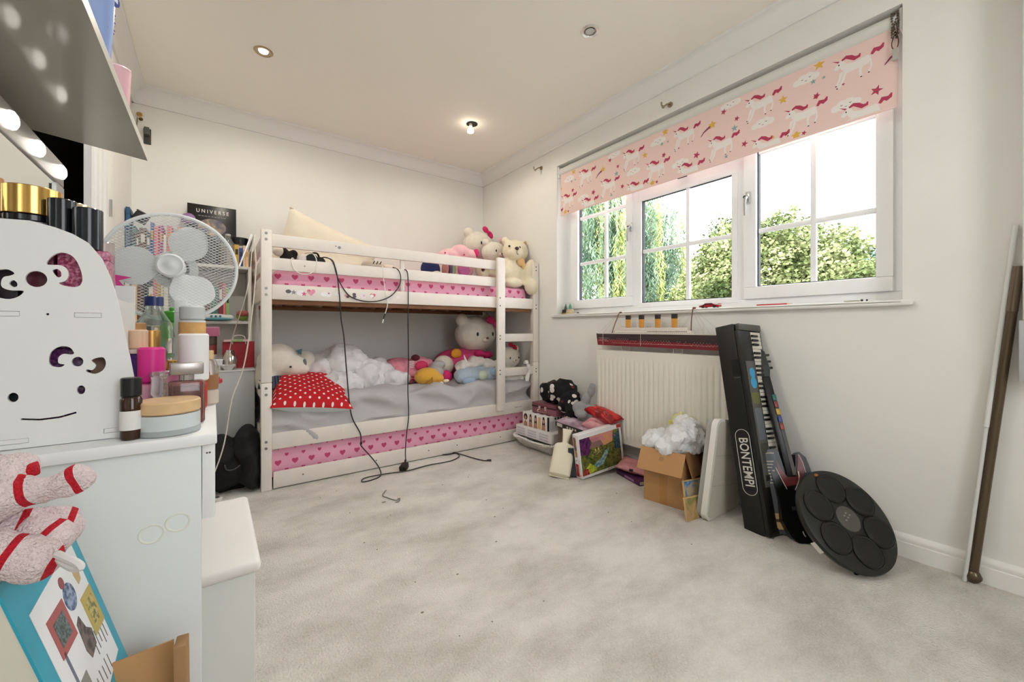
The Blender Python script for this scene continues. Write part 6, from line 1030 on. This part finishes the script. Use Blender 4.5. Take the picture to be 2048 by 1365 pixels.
boxthing('eraser', 'tiny dark rubber on the window board beside the pale globe', 'rubber', (2.205, 2.17, 1.006), (.02, .016, .012), mat('4c4a48', .6), .4)
t = thing('toy_car', 'small red toy car on the window board above the model ship', 'toy car', (2.21, 1.165, 1.0062)); cr = mat('a81c24', .25)
part('body', B(frame((-.02, 0, 0), (0, 1, 0), (0, 0, 1))).prism([(-.052, .006), (.052, .006), (.054, .014), (.035, .018), (.018, .027), (-.018, .027), (-.034, .019), (-.054, .016)], 0, .036), cr, t); part('windscreen', B(frame((-.0206, 0, 0), (0, 1, 0), (0, 0, 1))).prism([(-.028, .019), (.028, .019), (.016, .025), (-.016, .025)], -.0004, .0), mat('1c1c20', .1), t); part('spoiler', B().box(-.018, .014, -.054, -.046, .020, .023), cr, t)
for y in (-.032, .032):
    for x in (-.022, .014): part('wheel', B().cyl((x, y, .0085), (x + .006, y, .0085), .0085, n=14), mat('17171a', .5), t)
t = thing('pencil', 'red pencil lying on the window board under the wide casement', 'pencil', (2.205, .85, 1.0105)); part('shaft', B().cyl((0, .075, 0), (0, -.06, 0), .0042, n=6), mat('b3262a', .35), t); part('sharpened_end', B().cyl((0, -.06, 0), (0, -.078, 0), .0042, .0012, 6), mat('d8b58a', .6), t); part('lead', B().cyl((0, -.078, 0), (0, -.082, 0), .0012, .0003, 6), mat('2a2a2c', .4), t)
t = thing('hair_grip', 'gold hair grip with two dark beads on the window board end', 'hair grip', (2.205, .53, 1.0075)); part('grip', B().tube([(.004, .045, .002), (.0, .01, .003), (-.002, -.01, .002)], .0025, 6, 3), mat('8f8a6a', .4, .4), t); part('bead', B().ell((-.006, -.018, .004), .005), mat('2a2826', .4), t); part('bead', B().ell((-.004, -.034, .004), .004), mat('3a3836', .4), t)

# poles and cupboard at the right-hand end -----------------------------------------
wc = thing('wall_cupboard', 'white wall cupboard at the end of the window wall', 'cupboard', (2.14, -.2, .72)); part('carcass', B().box(2.105, 2.1895, -.7, .086, .92, 2.33, .002), mat('ecebe7', .4), wc, world=True); part('lower_box', B().box(2.10, 2.1895, -.7, .094, .72, .9195, .003), mat('b9bab8', .4), wc, world=True); part('door', B().box(2.088, 2.1045, -.7, .084, .922, 2.32, .002), mat('f0efec', .35), wc, world=True)
t = thing('curtain_pole', 'bronze curtain pole with ball finial leaning at the end of the window wall', 'curtain pole', (2.155, .196, 0)); bz = mat('6a5d4c', .3, .85)
part('pole', B().cyl((2.1535, .195, .05), (2.165, .104, 1.02), .0125, n=20), bz, t, world=True); part('pole_sleeve', B().cyl((2.164, .111, .95), (2.166, .097, 1.10), .0135, n=20), mat('75685a', .25, .85), t, world=True)
part('finial', B(Matrix.Translation((2.153, .196, 0))).lathe([(0, .003), (.012, .004), (.021, .016), (.022, .024), (.016, .038), (.012, .042), (.014, .046), (.0135, .052), (0, .052)], n=24), bz, t, world=True)
t = thing('thin_pole', 'thin white pole leaning beside the bronze curtain pole', 'pole', (2.14, .215, 0)); part('lower_tube', B().cyl((2.140, .216, .002), (2.158, .166, .55), .0058, n=12), mat('dcdcd8', .4), t, world=True); part('upper_tube', B().cyl((2.158, .166, .551), (2.178, .103, 1.24), .0075, n=12), mat('e2e3e0', .35), t, world=True)
# ================================================================ TREES OUTSIDE
def leaf_mat(name, cols, sc=1.2):
    m = ramp_mat(name, cols, sc, .6, 3); b = m.node_tree.nodes['Principled BSDF']; b.inputs['Specular IOR Level'].default_value = .2; return m
bark = mat('6f6552', .9)
def leaves(bm, pts, size, rnd, droop=0):
    vs, fs = bm
    for p in pts:
        a = rnd.uniform(0, 6.28); t = rnd.uniform(-1, 1); d = V((math.cos(a), math.sin(a), t * .8 - droop)).normalized(); s = d.cross(V((rnd.uniform(-1, 1), rnd.uniform(-1, 1), rnd.uniform(-1, 1)))).normalized(); L = size * rnd.uniform(.6, 1.3); w = L * (.36 if not droop else .12)
        i = len(vs); vs += [p - d * L * .5, p + s * w, p + d * L * .5, p - s * w]; fs.append((i, i + 1, i + 2, i + 3))
def leafobj(name, bm, m, par):
    me = bpy.data.meshes.new(name); me.from_pydata([tuple(v) for v in bm[0]], [], bm[1]); me.materials.append(m); o = bpy.data.objects.new(name, me); COL.objects.link(o); o.parent = par; me.transform(wm(par).inverted()); o['kind'] = 'stuff'; return o
def bushy(name, label, base, blobs, n, size, cols, seed):
    rnd = random.Random(seed); t = thing(name, label, 'tree', base, group='trees outside the window')
    c0 = V(blobs[0][0]); part('trunk', B().tube([base, (base[0] + .2, base[1], (base[2] + c0.z) / 2), c0], [.22, .08], 8, 4), bark, t, world=True)
    bm = ([], []); P = []
    tot = sum(r ** 2 for c, r in blobs)
    for c, r in blobs:
        part('branch', B().tube([(base[0], base[1], (base[2] + c[2]) / 2 - .3), V(c) * .6 + V((base[0], base[1], c[2])) * .4 - V((0, 0, .3)), c], [.07, .02], 6, 3), bark, t, world=True)
        for k in range(int(n * r * r / tot)):
            d = V((rnd.gauss(0, 1), rnd.gauss(0, 1), rnd.gauss(0, 1))).normalized(); f = rnd.random() ** .33
            q = V(c) + d * r * f * (1 + .28 * noise.noise(d * 2.6 + V(c)) + .14 * noise.noise(d * 7)); P.append(q)
    leaves(bm, P, size, rnd); leafobj('foliage', bm, leaf_mat(name + '_leaf', cols), t); return t
bushy('broadleaf_tree', 'broad pale green tree across the garden beyond the wide casement', (11.4, 4.6, -2.6), [((11.2, 4.7, 2.15), 1.25), ((11.5, 3.5, 1.95), 1.0), ((11.2, 5.7, 2.20), .95), ((11.0, 5.1, 2.90), .95), ((11.7, 3.3, 2.60), .75), ((11.4, 6.4, 1.80), .8), ((11.0, 4.1, 2.95), .75), ((11.2, 2.7, 1.85), .6), ((10.8, 5.2, 1.50), 1.1)], 52000, .09, [(.38, '46552f'), (.5, '808b58'), (.6, 'abb080'), (.7, '68784a')], 3)
bushy('broadleaf_tree', 'bluish green tree lower down behind the broad pale tree', (13.6, 3.0, -2.6), [((13.4, 3.2, 1.90), 1.1), ((13.6, 2.3, 1.70), .9), ((13.2, 4.0, 2.10), .9)], 20000, .10, [(.38, '34493d'), (.5, '5d7465'), (.62, '82978a')], 5)
bushy('broadleaf_tree', 'yellow green hedge tree between the willow and the broad tree', (11.0, 6.4, -2.6), [((11.0, 6.6, 1.25), .75), ((11.1, 6.0, 1.45), .8), ((10.9, 7.3, 1.05), .55), ((11.0, 6.2, 1.9), .5)], 18000, .085, [(.38, '4f5c36'), (.5, '8a9560'), (.62, 'b0b584')], 8)
def willow(base, blobs, n, seed):
    rnd = random.Random(seed); t = thing('weeping_willow', 'weeping willow with hanging strands outside the narrow casement', 'tree', base, group='trees outside the window'); bm = ([], []); bm2 = ([], []); P = []; P2 = []
    part('trunk', B().tube([base, (base[0], base[1], 1.5), blobs[0][0]], [.35, .12], 8, 4), bark, t, world=True)
    for c, r in blobs:
        part('branch', B().tube([(base[0], base[1], 1.2), V(c)], [.10, .03], 6, 3), bark, t, world=True)
        for k in range(int(n * r)):
            a = rnd.uniform(0, 6.28); f = r * rnd.random() ** .5; x, y = c[0] + f * math.cos(a), c[1] + f * math.sin(a); z = c[2] + math.sqrt(max(0, r * r - f * f)) * .8; L = rnd.uniform(1.6, 4.2) * (.5 + f / r); cl = noise.noise(V((x * 1.7, y * 1.7, 0)))
            m = int(L / .085)
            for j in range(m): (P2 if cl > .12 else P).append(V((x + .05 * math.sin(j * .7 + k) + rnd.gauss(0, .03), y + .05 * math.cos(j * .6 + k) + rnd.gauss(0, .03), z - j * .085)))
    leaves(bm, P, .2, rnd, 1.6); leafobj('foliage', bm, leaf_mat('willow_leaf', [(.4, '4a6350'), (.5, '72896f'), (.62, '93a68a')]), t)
    leaves(bm2, P2, .2, rnd, 1.6); leafobj('sun_painted_strands', bm2, leaf_mat('willow_leaf_pale', [(.4, '98a45c'), (.55, 'c3c98a')]), t)  # sunlit look put into a paler leaf colour on noise-picked strands
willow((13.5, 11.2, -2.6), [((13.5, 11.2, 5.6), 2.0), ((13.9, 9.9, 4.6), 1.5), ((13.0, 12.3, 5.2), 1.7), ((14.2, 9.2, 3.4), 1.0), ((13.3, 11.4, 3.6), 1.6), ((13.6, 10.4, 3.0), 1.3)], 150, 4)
struct('ground', B().box(3.2, 60, -30, 45, -2.8, -2.6), mat('6f6d66', .9))
